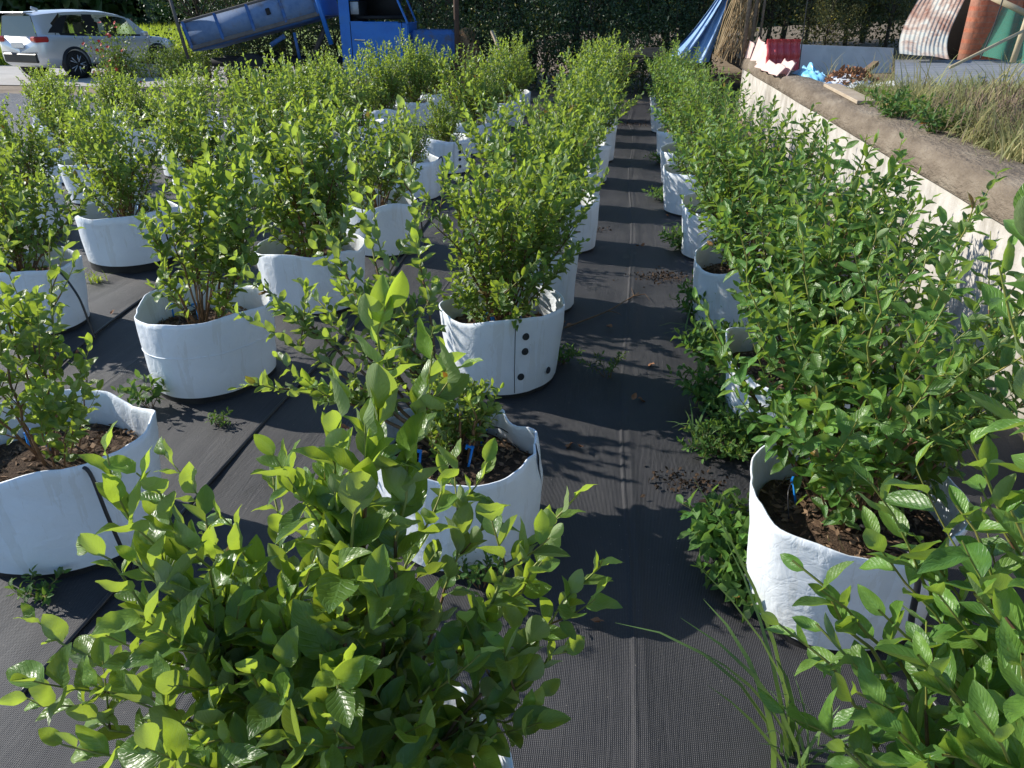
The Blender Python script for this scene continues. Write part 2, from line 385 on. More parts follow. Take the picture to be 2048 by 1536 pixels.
class Bush:
    def __init__(s, seed, leaf=.052, ang=(28, 62), nlat=3, latlen=.22, dens=1.0, t0=.3, youth=1.0, cover=.012):
        s.r = np.random.default_rng(seed); s.leaf = leaf; s.ang = ang; s.nlat = nlat; s.latlen = latlen
        s.dens = dens; s.t0 = t0; s.youth = youth
        s.branches = []; s.lv = []
    def leafy(s, pts, t0, top=True, yb=0.0, lf=1.0):
        r = s.r; seg = np.linalg.norm(np.diff(pts, axis=0), axis=1); cum = np.r_[0, np.cumsum(seg)]; Ltot = cum[-1]
        step = s.leaf * .36 / s.dens
        d = np.arange(t0 * Ltot, Ltot, step); d = d + r.uniform(-.3, .3, len(d)) * step; d = np.clip(d, 0, Ltot)
        if not len(d): return
        P = np.stack([np.interp(d, cum, pts[:, i]) for i in range(3)], 1)
        Tg = np.gradient(pts, axis=0); T = unit(np.stack([np.interp(d, cum, Tg[:, i]) for i in range(3)], 1))
        tt = d / Ltot; n = len(d)
        ref = np.tile([1., .15, 0], (n, 1)); U = unit(np.cross(T, ref)); W = np.cross(T, U)
        ph = np.arange(n) * 2.45 + r.uniform(0, 6.28) + r.normal(0, .35, n)
        R = np.cos(ph)[:, None] * U + np.sin(ph)[:, None] * W
        an = np.radians(s.ang[1] + (s.ang[0] - s.ang[1]) * np.clip((tt - .35) / .65, 0, 1) ** 1.5 + r.normal(0, 12, n))
        D = unit(np.cos(an)[:, None] * T + np.sin(an)[:, None] * R + np.array([0, 0, .12]) + r.normal(0, .10, (n, 3)))
        Nn = T + np.array([0, 0, .35]) + r.normal(0, .25, (n, 3)); Nn = unit(Nn - (Nn * D).sum(1, keepdims=True) * D)
        size = s.leaf * lf * r.uniform(.72, 1.2, n) * (1 - .35 * np.clip((tt - .8) / .2, 0, 1)) * np.where(tt < .3, .85, 1)
        age = np.clip((tt - .55) / .45, 0, 1) ** 1.3 * r.uniform(.5, 1, n) * s.youth + yb
        old = (r.random(n) > .992).astype(float) * r.uniform(.4, 1, n)
        tint = np.stack([np.clip(age, 0, 1), r.random(n), old], 1)
        P = P + D * .003
        s.lv.append(dict(P=P, D=D, N=Nn, L=size, tint=tint, var=r.integers(0, 6, n)))
    def cane(s, p0, p1, p2, rad=.006, nlat=None, t0=None, latlen=None, yb=0.0, lf=1.0):
        r = s.r; pts = bez(p0, p1, p2, 14); Ltot = np.linalg.norm(np.diff(pts, axis=0), axis=1).sum()
        k = r.normal(0, .008, pts.shape); k[0] = 0; pts = pts + k * np.linspace(0, 1, 14)[:, None]
        rr = np.linspace(rad, rad * .28, 14)
        tubes = [(pts, rr, 6)]
        s.leafy(pts, s.t0 if t0 is None else t0, yb=yb, lf=lf)
        nl = s.nlat if nlat is None else nlat; ll = latlen or s.latlen
        for i in range(nl):
            f = r.uniform(.28, .86); j = int(f * 13); b = pts[j]; T = unit(pts[min(j + 1, 13)] - pts[max(j - 1, 0)])
            az = r.uniform(0, 6.28); out = np.array([math.cos(az), math.sin(az), 0.])
            l_ = ll * r.uniform(.5, 1.25)
            dr = unit(T * .7 + out * .75 + np.array([0, 0, .25])); e_ = b + dr * l_ + np.array([0, 0, .22 * l_])
            lp = bez(b, b + dr * l_ * .55, e_, 7); tubes.append((lp, np.linspace(rad * .45, rad * .2, 7), 4))
            s.leafy(lp, .08, yb=yb, lf=lf)
        s.branches.append(tubes)
    def generic(s, n, H, spread, base=.05, lo=.55, fill=.5, lean=None):
        r = s.r
        for i in range(n):
            az = i * 2.4 + r.uniform(-.5, .5); q = math.sqrt((i + .5) / n) * r.uniform(.8, 1.1); h = H * r.uniform(.78, 1.06) * (1 - .28 * q * q)
            if r.random() < .28: h *= r.uniform(lo, .85)
            c_, s_ = math.cos(az), math.sin(az); R = spread * q
            b = np.array([c_ * base * r.random(), s_ * base * r.random(), 0])
            s.cane(b, b + np.array([c_ * R * .45, s_ * R * .45, h * .5]), np.array([c_ * R, s_ * R, h]) + r.normal(0, .03, 3), r.uniform(.0035, .007))
        for i in range(int(n * fill)):
            az = r.uniform(0, 6.28); h = H * r.uniform(.18, .52); R = spread * r.uniform(.35, .85); c_, s_ = math.cos(az), math.sin(az)
            b = np.array([c_ * base * 1.4, s_ * base * 1.4, 0]); s.cane(b, b + np.array([c_ * R * .5, s_ * R * .5, h * .6]), np.array([c_ * R, s_ * R, h]), .003, nlat=2, t0=.12, latlen=s.latlen * .6)
        if lean is not None:
            k = np.array(lean)
            for tb in s.branches:
                for p, _r, _n in tb: p += (np.clip(p[:, 2:3] / H, 0, 1.1) ** 1.2) * k
            for d in s.lv: d['P'] = d['P'] + (np.clip(d['P'][:, 2:3] / H, 0, 1.1) ** 1.2) * k
        return s
    def leaves(s): return {k: np.concatenate([d[k] for d in s.lv]) for k in s.lv[0]}
    def stems_mesh(s, name, brs=None):
        V, F, I = [], [], []; mb = MB(); mi = []
        for tubes in (brs or s.branches):
            for k, (p, rr, ns) in enumerate(tubes):
                n0 = sum(len(f) for f in mb.f); mb.tube(p, rr, ns, cap=False); n1 = sum(len(f) for f in mb.f)
                nseg = len(p) - 1; m = np.repeat((np.arange(nseg) > (nseg * .55 if k == 0 else nseg * .2)).astype(int), ns); mi.append(m)
        return np_mesh(name, np.vstack(mb.v), np.vstack(mb.f), None, True, mats=[M['stem'], M['greenstem']], midx=np.concatenate(mi))

LEAF_OBJ = {}
def leaf_variant_meshes(key, tm, mat):
    if key in LEAF_OBJ: return LEAF_OBJ[key]
    out = {}
    for k in range(6):
        for g, ag in enumerate((.0, .3, .65, 1.0)):
            tv, tf, tu = tm[k]; out[(k, g)] = np_mesh('leaf', tv, tf, mat, True, np.tile([ag, .2 + .1 * k, 0], (len(tv), 1)), tu)
    LEAF_OBJ[key] = out; return out
def place_bush(b, loc, label, group, key='leaf', tmh=HI, tml=LO, n_obj=300, near=True, name='blueberry_bush', cat='shrub', min_px=10, hi_rest=True):
    mat = M[key]
    root = empty(name, loc, label, cat, group)
    lv = b.leaves()
    if near:
        for tubes in b.branches: link('cane', b.stems_mesh('cane', [tubes]), root)
        W = lv['P'] + np.array(loc); px, py, dep = project(W + lv['D'] * lv['L'][:, None] * .5)
        score = lv['L'] / np.maximum(dep, .1) * FPX
        vis = (px > -40) & (px < 2088) & (py > -40) & (py < 1576) & (dep > .2) & (score * .5 > min_px * .6)
        order = np.argsort(-np.where(vis, score + lv['P'][:, 2] * 6, -1)); pick = order[:n_obj]; pick = pick[vis[pick]]
        ms = leaf_variant_meshes(key + str(id(tmh)), tmh, mat)
        X = np.cross(lv['D'], lv['N'])
        first = None
        for i in pick:
            g = int(np.clip(round(lv['tint'][i, 0] * 3), 0, 3)); me = ms[(int(lv['var'][i]), g)]
            o = bpy.data.objects.new('leaf', me); o.parent = root
            l_ = lv['L'][i]; x, d, n, p = X[i] * l_, lv['D'][i] * l_, lv['N'][i] * l_, lv['P'][i]
            o.matrix_local = Matrix(((x[0], d[0], n[0], p[0]), (x[1], d[1], n[1], p[1]), (x[2], d[2], n[2], p[2]), (0, 0, 0, 1)))
            C.objects.link(o)
        rest = np.setdiff1d(np.arange(len(lv['L'])), pick)
        if len(rest):
            link('foliage', leaves_mesh('foliage', sub(lv, rest), tmh if hi_rest else tml, mat), root, kind='stuff')
    else:
        link('stems', b.stems_mesh('stems'), root)
        link('foliage', leaves_mesh('foliage', lv, tml, mat), root, kind='stuff')
    return root
def copy_tree(o, loc, rz, sc, label, group):
    c = o.copy(); C.objects.link(c); c.location = loc; c.rotation_euler = (0, 0, rz); c.scale = (sc,) * 3
    c['label'] = label; c['group'] = group
    for ch in o.children:
        d = ch.copy(); d.parent = c; C.objects.link(d)
    return c

# ------------------------------------------------------------------ ground
def ground_sheet(name, x0, x1, y0, y1, z, mat, nx=2, ny=2, fn=None, smooth=True):
    X, Y = np.meshgrid(np.linspace(x0, x1, nx), np.linspace(y0, y1, ny)); Z = np.full_like(X, z)
    if fn is not None: Z = Z + fn(X, Y)
    mb = MB().grid(np.stack([X, Y, Z], -1)); return mb.build(name, mat, None, smooth, kind='structure')
ground_sheet('ground', -400, 400, -60, 600, -.03, M['dirt'])
SEAMS = [-5.25, -3.75, -2.33, -1.08, .08, .74]
xs = np.unique(np.round(np.r_[np.linspace(-13, 1.72, 420), np.concatenate([s_ + np.arange(-.03, .075, .005) for s_ in SEAMS])], 4)); yv = np.linspace(-1, 15.6, 300)
X0, Y0 = np.meshgrid(xs, yv); mv = .018 * np.sin(Y0 * 1.3) + .05 * vnoise(Y0 * .7, 0 * Y0 + 3, 12)
Zf = .008 + .010 * vnoise(X0 * 9, Y0 * .9, 3) + .014 * vnoise(X0 * 2.2, Y0 * 1.5, 5) + .006 * vnoise(X0 * 24, Y0 * 1.2, 8)
for s_ in SEAMS:
    d0 = X0 - s_; Zf = Zf + (.006 * np.exp(-(d0 / .005) ** 2) + .006 * np.clip(1 - np.abs(d0 - .03) / .05, 0, 1) * (d0 > 0)) * (.4 + 1.3 * (vnoise(Y0 * 1.7, 0 * Y0 + s_, 77) + .5))
MB().grid(np.stack([np.minimum(X0 + mv, 1.73), Y0, Zf], -1)).build('weed_fabric_ground', M['fabric'], None, True, kind='structure')
ground_sheet('driveway', -60, -4.2, 17.6, 25.6, -.012, M['drive'], 30, 12, lambda X, Y: .02 * vnoise(X, Y, 4))
ground_sheet('field', -120, -5.5, 25.6, 200, -.02, simple('field soil', (.16, .22, .05), (.26, .34, .06), .8, .95, 0))

# ------------------------------------------------------------------ retaining wall + raised ground
wall = empty('retaining_wall', (0, 0, 0), 'long stained concrete retaining wall with brown rounded coping beside the bushes', 'wall')
def wx(y): return 1.735 + .012 * y
ys = np.arange(-.6, 14.41, .15)
prof = [(.0, -.05), (.0, .30), (.0, .70), (.012, .715)]
G = np.array([[(wx(y) + px_ + .012 * vnoise(y * .8, z * 2, 1), y, z) for px_, z in prof] for y in ys])
MB().grid(G, True).build('wall_face', M['wall'], wall, True)
cp = [(.05, .700), (-.018, .700), (-.030, .712), (-.030, .76), (-.020, .82), (.004, .856), (.05, .876), (.16, .884), (.27, .880), (.31, .865), (.31, .60)]
G = np.array([[(wx(y) + px_ + .008 * vnoise(y * 1.4, k * .8, 21), y, z + .010 * vnoise(y * 1.1, k * .35 + 9, 22) + .005 * vnoise(y * 11, k * 1.6, 23) * (k > 2)) for k, (px_, z) in enumerate(cp)] for y in np.arange(-.6, 14.41, .06)])
mb = MB().grid(G, True)
e_ = G[-1]; c_ = e_.mean(0); mb.add(np.vstack([e_, c_]), [[i, i + 1, len(e_)] for i in range(len(e_) - 1)])
mb.build('coping', M['coping'], wall, True)
MB().box((wx(14.4) + .15, 14.38, .33), (.3, .04, .74)).build('end_face', M['wall'], wall)
def raised(X, Y):
    m = np.exp(-(((X - 3.7) / 1.3) ** 2 + ((Y - 5.6) / 2.6) ** 2)) * .22
    return m + .05 * vnoise(X * 1.5, Y * 1.5, 31) + .03 * vnoise(X * 5, Y * 5, 32) + np.clip((X - 5) * .05, 0, .5)
RZ = .80
def raisez(x, y): return RZ + float(raised(np.array([x]), np.array([y]))[0])
ground_sheet('raised_ground', 2.03, 40, -2, 40, RZ, simple('dry earth', (.12, .09, .06), (.22, .17, .11), 3, .95, .8, .02), 160, 160, raised)

# ------------------------------------------------------------------ bags
SOILZ = .28
def bag_root(loc, label, group, seed, R=.29, H=.375, rz=0.0, flop=0.0, flop_az=-1.57, buttons=None, lean=0.0, hi=True, seam=None, crumple=0.0, band=.05, crease=0.0):
    r = np.random.default_rng(seed); nth = 96 if hi else 48
    root = empty('grow_bag', loc, label, 'grow bag', group, rz)
    th = np.linspace(0, 2 * math.pi, nth + 1); ph = r.uniform(0, 6.28, 6); cs, sn = np.cos(th), np.sin(th)
    def ring(t, inner=0.0):
        h0 = H + .010 * np.sin(2 * th + ph[0]) + .005 * np.sin(5 * th + ph[1]) + .036 * vnoise(cs * 1.7 + seed, sn * 1.7, 41)
        if flop: h0 = h0 - flop * np.exp(-((np.angle(np.exp(1j * (th - flop_az)))) / .75) ** 2)
        z = band * .6 + (h0 - band * .6) * t
        rr = R * (.93 + .09 * t - .035 * math.sin(math.pi * t) * 0) * (1 + .045 * np.cos(2 * th + ph[2]) + .022 * np.cos(3 * th + ph[3]))
        k = .25 + .75 * t
        rr = rr + k * ((.032 * vnoise(cs * 2.4 + seed, sn * 2.4 + t * .8, 42) + .011 * vnoise(cs * 8 + t * 1.2, sn * 8 + seed, 43))) + .005 * vnoise(cs * 2 + t * 3, sn * 2 + t * 5 + seed, 44)
        rr = rr + .006 * np.cos(4 * th + ph[4]) * math.sin(3.1 * t)
        if crumple:
            w_ = np.exp(-((np.angle(np.exp(1j * (th - .9)))) / .9) ** 2) * max(0, t - .55) / .45
            rr = rr - crumple * w_ * (.55 + 1.6 * np.abs(vnoise(th * 3.2, t * 3 + 0 * th, 45))); z = z + .02 * w_ * np.sin(th * 9)
        rr = rr - inner
        return np.stack([rr * cs + lean * z, rr * sn, z], -1)
    ts = np.linspace(0, 1, 16 if hi else 8)
    G = [ring(t) for t in ts] + [ring(1.004, .003)] + [ring(1.0, .007)] + [ring(t, .009) for t in (.95, .86, .76, .66, .58)]
    MB().grid(np.array(G)).build('bag_body', M['bag'], root, True)
    b0 = ring(0.0); lo_ = b0.copy(); lo_[:, 2] = -.005; lo_[:, :2] *= .985; up_ = ring(.03); up_[:, :2] *= .992
    mid = (lo_ + b0) / 2; mid[:, :2] *= .985
    MB().grid(np.array([lo_, mid, b0 * np.array([.988, .988, 1]), up_])).build('bag_base', M['bagblack'], root, True)
    # soil
    nr = 9 if hi else 4; rim = ring(.60, .014); rim[:, 2] = SOILZ - .02 + .01 * np.sin(3 * th)
    S_ = []
    for q in np.linspace(0.02, 1.0, nr):
        k = rim.copy(); k[:, :2] = rim[:, :2] * q + np.array([lean * .3, 0]) * (1 - q)
        k[:, 2] = SOILZ - .035 * q * q + .022 * vnoise(k[:, 0] * 16, k[:, 1] * 16, seed) + .01; k[-1] = k[0]; S_.append(k)
    soil = MB().grid(np.array(S_)).build('soil', M['soil'], root, True)
    if hi:
        n = 700; q = np.sqrt(r.random(n)) * R * .9; az = r.uniform(0, 6.28, n); c = np.stack([q * np.cos(az), q * np.sin(az), SOILZ + .012 - .035 * (q / R) ** 2 + r.uniform(-.006, .008, n)], 1)
        A = r.normal(0, 1, (n, 3)); A[:, 2] *= .4; A = unit(A); B = unit(np.cross(A, r.normal(0, 1, (n, 3)))); l_ = r.uniform(.005, .018, (n, 1)); w_ = l_ * r.uniform(.25, .6, (n, 1))
        V = np.stack([c - A * l_, c - B * w_, c + A * l_, c + B * w_], 1).reshape(-1, 3); F = np.arange(4 * n).reshape(-1, 4)
        link('mulch', np_mesh('mulch', V, F, M['chip'], False), root, kind='stuff')
    for (az, t) in (buttons or []):
        k = int((az % (2 * math.pi)) / (2 * math.pi) * nth); P = ring(t)[k]; n_ = Vector((math.cos(th[k]), math.sin(th[k]), 0)); u = Vector((-n_.y, n_.x, 0))
        mb = MB(); an = np.linspace(0, 2 * math.pi, 17)[:-1]; rb = .017
        base = Vector(P) + n_ * .002
        V = [base + (u * math.cos(x) + UP * math.sin(x)) * rb for x in an] + [base + n_ * .006 + (u * math.cos(x) + UP * math.sin(x)) * rb * .85 for x in an] + [base + n_ * .007]
        F = [[i, (i + 1) % 16, 16 + (i + 1) % 16, 16 + i] for i in range(16)] + [[16 + i, 16 + (i + 1) % 16, 32, 32] for i in range(16)]
        mb.add([tuple(v) for v in V], F).build('drain_plug', M['button'], root)
    if seam is not None:
        k = int((seam % (2 * math.pi)) / (2 * math.pi) * nth)
        MB().tube([ring(t)[k] * np.array([1.006, 1.006, 1]) for t in np.linspace(.02, .98, 12)], .0016, 5).build('seam', M['button'], root)
    if crease:
        MB().tube(ring(crease) * np.array([1.003, 1.003, 1]), .0022, 5, cap=False).build('crease', M['bag'], root, True)
    return root

ORD = ['', 'first', 'second', 'third', 'fourth', 'fifth', 'sixth', 'seventh', 'eighth', 'ninth', 'tenth', 'eleventh', 'twelfth', 'thirteenth', 'fourteenth']
# rows, each from near to far: rim-centre pixel for the ones that can be read off, then regular spacing
rowpx = {1: [(2230, 1880), (1705, 990), (1612, 700), (1497, 520), (1446, 412)],
         2: [(700, 1590), (915, 878), (1002, 615), (1058, 495)],
         3: [(95, 878), (407, 615), (622, 490), (757, 402), (822, 318), (890, 275)],
         4: [(40, 528), (250, 422), (418, 362), (545, 312)],
         5: [(45, 372), (195, 322)], 6: [], 7: [], 8: []}
rows = {}
for r_, pxs in rowpx.items():
    pts = []
    for (px, py) in pxs:
        p = at_z(px, py, .36); pts.append((p.x, p.y))
    if r_ == 6: pts = [(-5.6, 7.4)]
    if r_ == 7: pts = [(-6.8, 8.9)]
    if r_ == 8: pts = [(-8.0, 10.4)]
    x_end = {1: .66, 2: -.42, 3: -1.80, 4: -3.15, 5: -4.4, 6: -5.6, 7: -6.8, 8: -8.0}[r_]
    rg = random.Random(r_)
    lim = {1: 13.6, 2: 13.6, 3: 13.9, 4: 13.6, 5: 12.4, 6: 10.6, 7: 9.9, 8: 10.9}[r_]
    while pts[-1][1] < lim - .9:
        pts.append((pts[-1][0] * .55 + x_end * .45 + rg.uniform(-.05, .05), pts[-1][1] + 1.24 + rg.uniform(-.06, .06)))
    rows[r_] = pts
print({k: [(round(x, 2), round(y, 2)) for x, y in v] for k, v in rows.items()})

special_bag = {
 (1, 1): dict(label='white grow bag with a thick black hose over its sagging rim, beside the wall', flop=.045, flop_az=-1.5, R=.285, H=.385),
 (2, 1): dict(label='white grow bag whose rim is crumpled inward, with small pale canes inside', crumple=.085, R=.272, H=.37),
 (2, 2): dict(label='white grow bag with three black plugs in line beside a dark seam', buttons=[(-.98, .76), (-.98, .56), (-1.02, .22), (-.35, .2)], seam=-1.15, R=.27, H=.385, flop=.02, flop_az=-2.2),
 (3, 0): dict(label='white grow bag with one black plug, holding a thin bush of two tall canes', buttons=[(-.45, .72)], R=.30, H=.39),
 (3, 1): dict(label='white grow bag with a horizontal crease round its middle and a smooth rim', R=.29, H=.39, lean=.03, crease=.55),
 (1, 2): dict(label='white grow bag with its side pulled down, above weeds beside the wall', flop=.06, flop_az=-2.3, buttons=[(-1.3, .06)]),
 (4, 0): dict(label='white grow bag with a black irrigation tube arching from its side to the ground', ),
 (4, 1): dict(label='wide white grow bag on a tall black base with grass at its foot', band=.09, R=.31),
 (3, 5): dict(label='white grow bag with four black plugs down its side', buttons=[(-.75, .85), (-.75, .65), (-.75, .42), (-.72, .2)], seam=-.95),
 (3, 6): dict(label='white grow bag with a single high black plug and a creased rim', buttons=[(-1.2, .8)], crumple=.03),
}
far_bags = []
BAGS = {}
for r_, pts in rows.items():
    n = len(pts)
    for i, (x, y) in enumerate(pts):
        sp = special_bag.get((r_, i), {}); lab = sp.get('label') or f'white grow bag, {ORD[n - i]} from the thicket end of the {ORD[r_]} row from the concrete wall'
        kw = {k: v for k, v in sp.items() if k != 'label'}
        seed = r_ * 20 + i; rg = random.Random(seed)
        near = y < 6.2
        if near or kw or len(far_bags) < 6:
            kw.setdefault('R', rg.uniform(.272, .295)); kw.setdefault('H', rg.uniform(.36, .395))
            if r_ == 1 and 'flop' not in kw: kw.update(flop=.03, flop_az=-2.4)
            o = bag_root((x, y, 0), lab, f'white grow bags in rows', seed, hi=y < 4.6, **kw)
            if not near and not sp: far_bags.append(o)
        else:
            s_ = far_bags[rg.randrange(len(far_bags))]
            o = copy_tree(s_, (x, y, 0), rg.uniform(0, 6.28), rg.uniform(.95, 1.05), lab, 'white grow bags in rows')
        BAGS[(r_, i)] = o

# ------------------------------------------------------------------ bushes
def soil_of(r_, i): x, y = rows[r_][i]; return Vector((x, y, SOILZ))
def tips_bush(b, loc, tips, rad=.006, nlat=3, lf=1.0, up=.5):
    for t in tips:
        big = 1.28 if len(t) > 4 else 1.0; px, py, d = t[:3]; w = at_d(px, py, d) - Vector(loc); w = np.array(w)
        r = b.r; bx = np.array([r.normal(0, .03), r.normal(0, .03), -.01])
        ctrl = bx + np.array([w[0] * .42, w[1] * .42, max(w[2], .25) * (.62 if up is None else up + .12)])
        b.cane(bx, ctrl, w, rad * r.uniform(.8, 1.15), nlat=(t[3] if len(t) > 3 else nlat), lf=lf * big)
    return b
def blabel(r_, i): return f'leafy green blueberry bush, {ORD[len(rows[r_]) - i]} from the thicket end of the {ORD[r_]} row from the wall'
BG = 'blueberry bushes in grow bags'
# foreground bush of the second row
s0 = soil_of(2, 0); b = Bush(11, leaf=.066, ang=(22, 58), nlat=2, latlen=.15, dens=1.0, t0=.30, youth=1.0)
tips_bush(b, s0, [(768, 590, 1.08, 3, 1), (845, 690, 1.12, 2, 1), (690, 780, 1.05, 2, 1), (740, 850, 1.0, 2, 1), (285, 950, 1.0, 3, 1), (185, 925, 1.0, 1, 1), (640, 900, 1.12, 2), (450, 1010, 1.12, 2), (1090, 1110, 1.08, 2), (250, 1110, .98, 2), (150, 1085, 1.0, 2), (335, 890, 1.36, 2), (540, 955, 1.30, 3), (610, 1010, 1.2, 2),
  (905, 950, 1.22, 2), (975, 900, 1.30, 2), (1150, 985, 1.08, 2), (1215, 1105, 1.04, 2), (1150, 1290, .98, 2), (45, 1385, .92, 2), (70, 1245, 1.05, 2), (430, 1110, 1.05, 3),
  (690, 1000, 1.0, 3), (560, 1180, .95, 3), (830, 1180, .98, 3), (1000, 1190, 1.08, 2), (330, 1250, .9, 3), (190, 1370, .85, 3), (470, 1330, .82, 3), (690, 1300, .82, 3), (900, 1330, .9, 3), (1080, 1400, .95, 2), (640, 1440, .75, 3), (400, 1470, .75, 3), (860, 1470, .8, 2), (1010, 1480, .88, 2), (130, 1500, .8, 3)], rad=.0055)
place_bush(b, s0, 'bright green blueberry bush with broad yellow-green leaves and one very tall shoot', BG)
# foreground bush of the wall row
s0 = soil_of(1, 0); b = Bush(12, leaf=.072, ang=(40, 74), nlat=2, latlen=.15, dens=.85, t0=.28, youth=.55)
tips_bush(b, s0, [(1722, 960, .92, 1), (1585, 1120, .95, 2), (1555, 1230, .95, 2), (1760, 1090, .9, 2), (1830, 1050, .9, 2), (1930, 880, .9, 2), (1640, 1255, .85, 2), (1905, 985, .85, 2), (2035, 370, .86, 1), (1985, 560, .95, 2), (2045, 760, .75, 2), (1870, 1170, .8, 2), (1760, 1210, .8, 2), (1590, 1430, .82, 2), (1700, 1360, .75, 3), (1850, 1330, .7, 3),
  (1960, 1180, .7, 3), (2030, 1050, .7, 2), (1800, 1470, .68, 3), (1950, 1420, .62, 3), (2060, 1320, .6, 3), (1680, 1500, .72, 2), (1630, 1180, .9, 1), (1900, 1500, .6, 2)], rad=.006)
place_bush(b, s0, 'dark green blueberry bush with big glossy oval leaves, its bag hidden', BG, key='leaf_b', tmh=NARHI, tml=NAR)
# small bush in the crumpled bag, with a long drooping branch
s0 = soil_of(2, 1); b = Bush(13, leaf=.034, ang=(25, 60), nlat=3, latlen=.10, dens=.9, t0=.25, youth=.9); b.generic(15, .36, .13)
b.leaf = .052; b.nlat = 5; b.latlen = .17
w = np.array(at_d(440, 500, 2.75) - s0)
for (px, py, d, z_) in ((440, 500, 2.75, .1), (470, 620, 2.6, .05), (600, 560, 2.7, .1), (700, 520, 2.7, .2), (780, 560, 2.6, .3), (480, 770, 2.35, -.02), (640, 800, 2.3, .05)):
    w = np.array(at_d(px, py, d) - s0); b.cane((-.03, 0, 0), w * np.array([.45, .45, 0]) + np.array([0, 0, max(.22, w[2] * .55)]), w, .007, t0=.45)
b.leaf = .060; b.nlat = 3
for (px, py, d) in ((805, 205, 2.8), (575, 225, 2.9), (690, 270, 3.0), (740, 380, 2.8), (640, 400, 2.8)):
    w = np.array(at_d(px, py, d) - s0); b.cane((-.02, .02, 0), w * np.array([.75, .75, .35]), w, .0065, t0=.35, yb=.1)
place_bush(b, s0, 'low blueberry bush of thin pale canes with long shoots arching out sideways', BG)
# others in the near part
near_spec = {
 (2, 2): dict(seed=21, n=26, H=.90, sp=.46, leaf=.045, lean=(.10, .05, 0), fill=.7, label='dense blueberry bush with reddish canes in the bag with three plugs in line'),
 (2, 3): dict(seed=22, n=28, H=.95, sp=.52, leaf=.048),
 (1, 1): dict(seed=23, n=30, H=.92, sp=.54, leaf=.058, key='leaf_b', lean=(.06, .12, 0), label='tall blueberry bush with yellow-green stems in the bag with the black hose'),
 (1, 2): dict(seed=24, n=32, H=.94, sp=.54, leaf=.056, key='leaf_b'),
 (1, 3): dict(seed=25, n=32, H=.96, sp=.55, leaf=.052, key='leaf_b'),
 (3, 0): dict(seed=26, n=8, H=.80, sp=.26, leaf=.050, dens=.8, label='thin blueberry bush of a few tall bare-footed canes in the one-plug bag'),
 (3, 1): dict(seed=27, n=15, H=.95, sp=.34, leaf=.060, fill=.3, lean=(.24, .05, 0)),
 (3, 2): dict(seed=28, n=26, H=1.0, sp=.50, leaf=.058, lean=(.05, 0, 0)),
 (4, 0): dict(seed=29, n=18, H=.85, sp=.42, leaf=.048),
}
for (r_, i), s_ in near_spec.items():
    key = s_.get('key', 'leaf'); nar = key == 'leaf_b'
    b = Bush(s_['seed'], leaf=s_['leaf'], ang=(42, 80) if nar else (26, 62), nlat=4, latlen=.22, dens=s_.get('dens', 1.0), t0=.28, youth=.7 if nar else .85)
    b.generic(s_['n'], s_['H'], s_['sp'], fill=s_.get('fill', .5), lean=s_.get('lean'))
    place_bush(b, soil_of(r_, i), s_.get('label') or blabel(r_, i), BG, key=key, tmh=NARHI if nar else HI, tml=NAR if nar else LO, hi_rest=rows[r_][i][1] < 3.0)
done = set(near_spec) | {(2, 0), (1, 0), (2, 1)}
protoL = []; protoR = []
rg = random.Random(5)
for r_, pts in rows.items():
    for i, (x, y) in enumerate(pts):
        if (r_, i) in done: continue
        pool = protoR if r_ == 1 else protoL; key = 'leaf_b' if r_ == 1 else 'leaf'
        if len(pool) < (3 if r_ == 1 else 6):
            k = len(pool); b = Bush(60 + k + 10 * r_, leaf=.050, ang=(40, 78) if r_ == 1 else (26, 62), nlat=4, latlen=.24, dens=.85, t0=.25, youth=.85)
            b.generic(17 + 3 * k, .86 + .03 * k, .40 + .025 * k, fill=.6, lean=((k % 3 - 1) * .08, (k % 2) * .08 - .04, 0))
            o = place_bush(b, (x, y, SOILZ), blabel(r_, i), BG, key=key, near=False, tml=NAR if r_ == 1 else LO); pool.append(o)
        else:
            sc = rg.uniform(.9, 1.08) if r_ > 2 else rg.uniform(.98, 1.14)
            if r_ == 3 and i in (4, 5): sc = .6
            if r_ >= 5: sc *= (.80 if r_ == 5 else .74)
            copy_tree(pool[rg.randrange(len(pool))], (x, y, SOILZ), rg.uniform(0, 6.28), sc, blabel(r_, i), BG)

# ------------------------------------------------------------------ irrigation
def curve_pts(P, n=40):
    P = np.array([tuple(p) for p in P], float); t = np.linspace(0, len(P) - 1, n); out = []
    for x in t:
        i = min(int(x), len(P) - 2); f = x - i
        p0, p1, p2, p3 = P[max(i - 1, 0)], P[i], P[i + 1], P[min(i + 2, len(P) - 1)]
        out.append(.5 * (2 * p1 + (p2 - p0) * f + (2 * p0 - 5 * p1 + 4 * p2 - p3) * f ** 2 + (3 * p1 - p0 - 3 * p2 + p3) * f ** 3))
    return np.array(out)
def hose(pix, rad, label, z=.018, group=None, name='drip_pipe'):
    pts = [at_z(px, py, z) for px, py in pix]
    return MB().tube(curve_pts(pts, 60), rad, 7).build(name, M['black'], None, True, label=label, cat='pipe', group=group)
hose([(40, 1390), (180, 1235), (330, 1065), (545, 825), (690, 668), (790, 540), (850, 450), (905, 375), (955, 300), (1000, 250)], .008, 'black irrigation pipe running on the fabric between the second and third rows')
hose([(30, 830), (140, 710), (250, 622), (360, 545), (440, 480), (520, 410), (600, 345)], .008, 'black irrigation pipe running on the fabric between the third and fourth rows')
def tube3(pts, rad, label, name='feeder_tube', cat='tube', group=None, mat='black'):
    return MB().tube(curve_pts(pts, 40), rad, 7).build(name, M[mat], None, True, label=label, cat=cat, group=group)
x, y = rows[1][1]
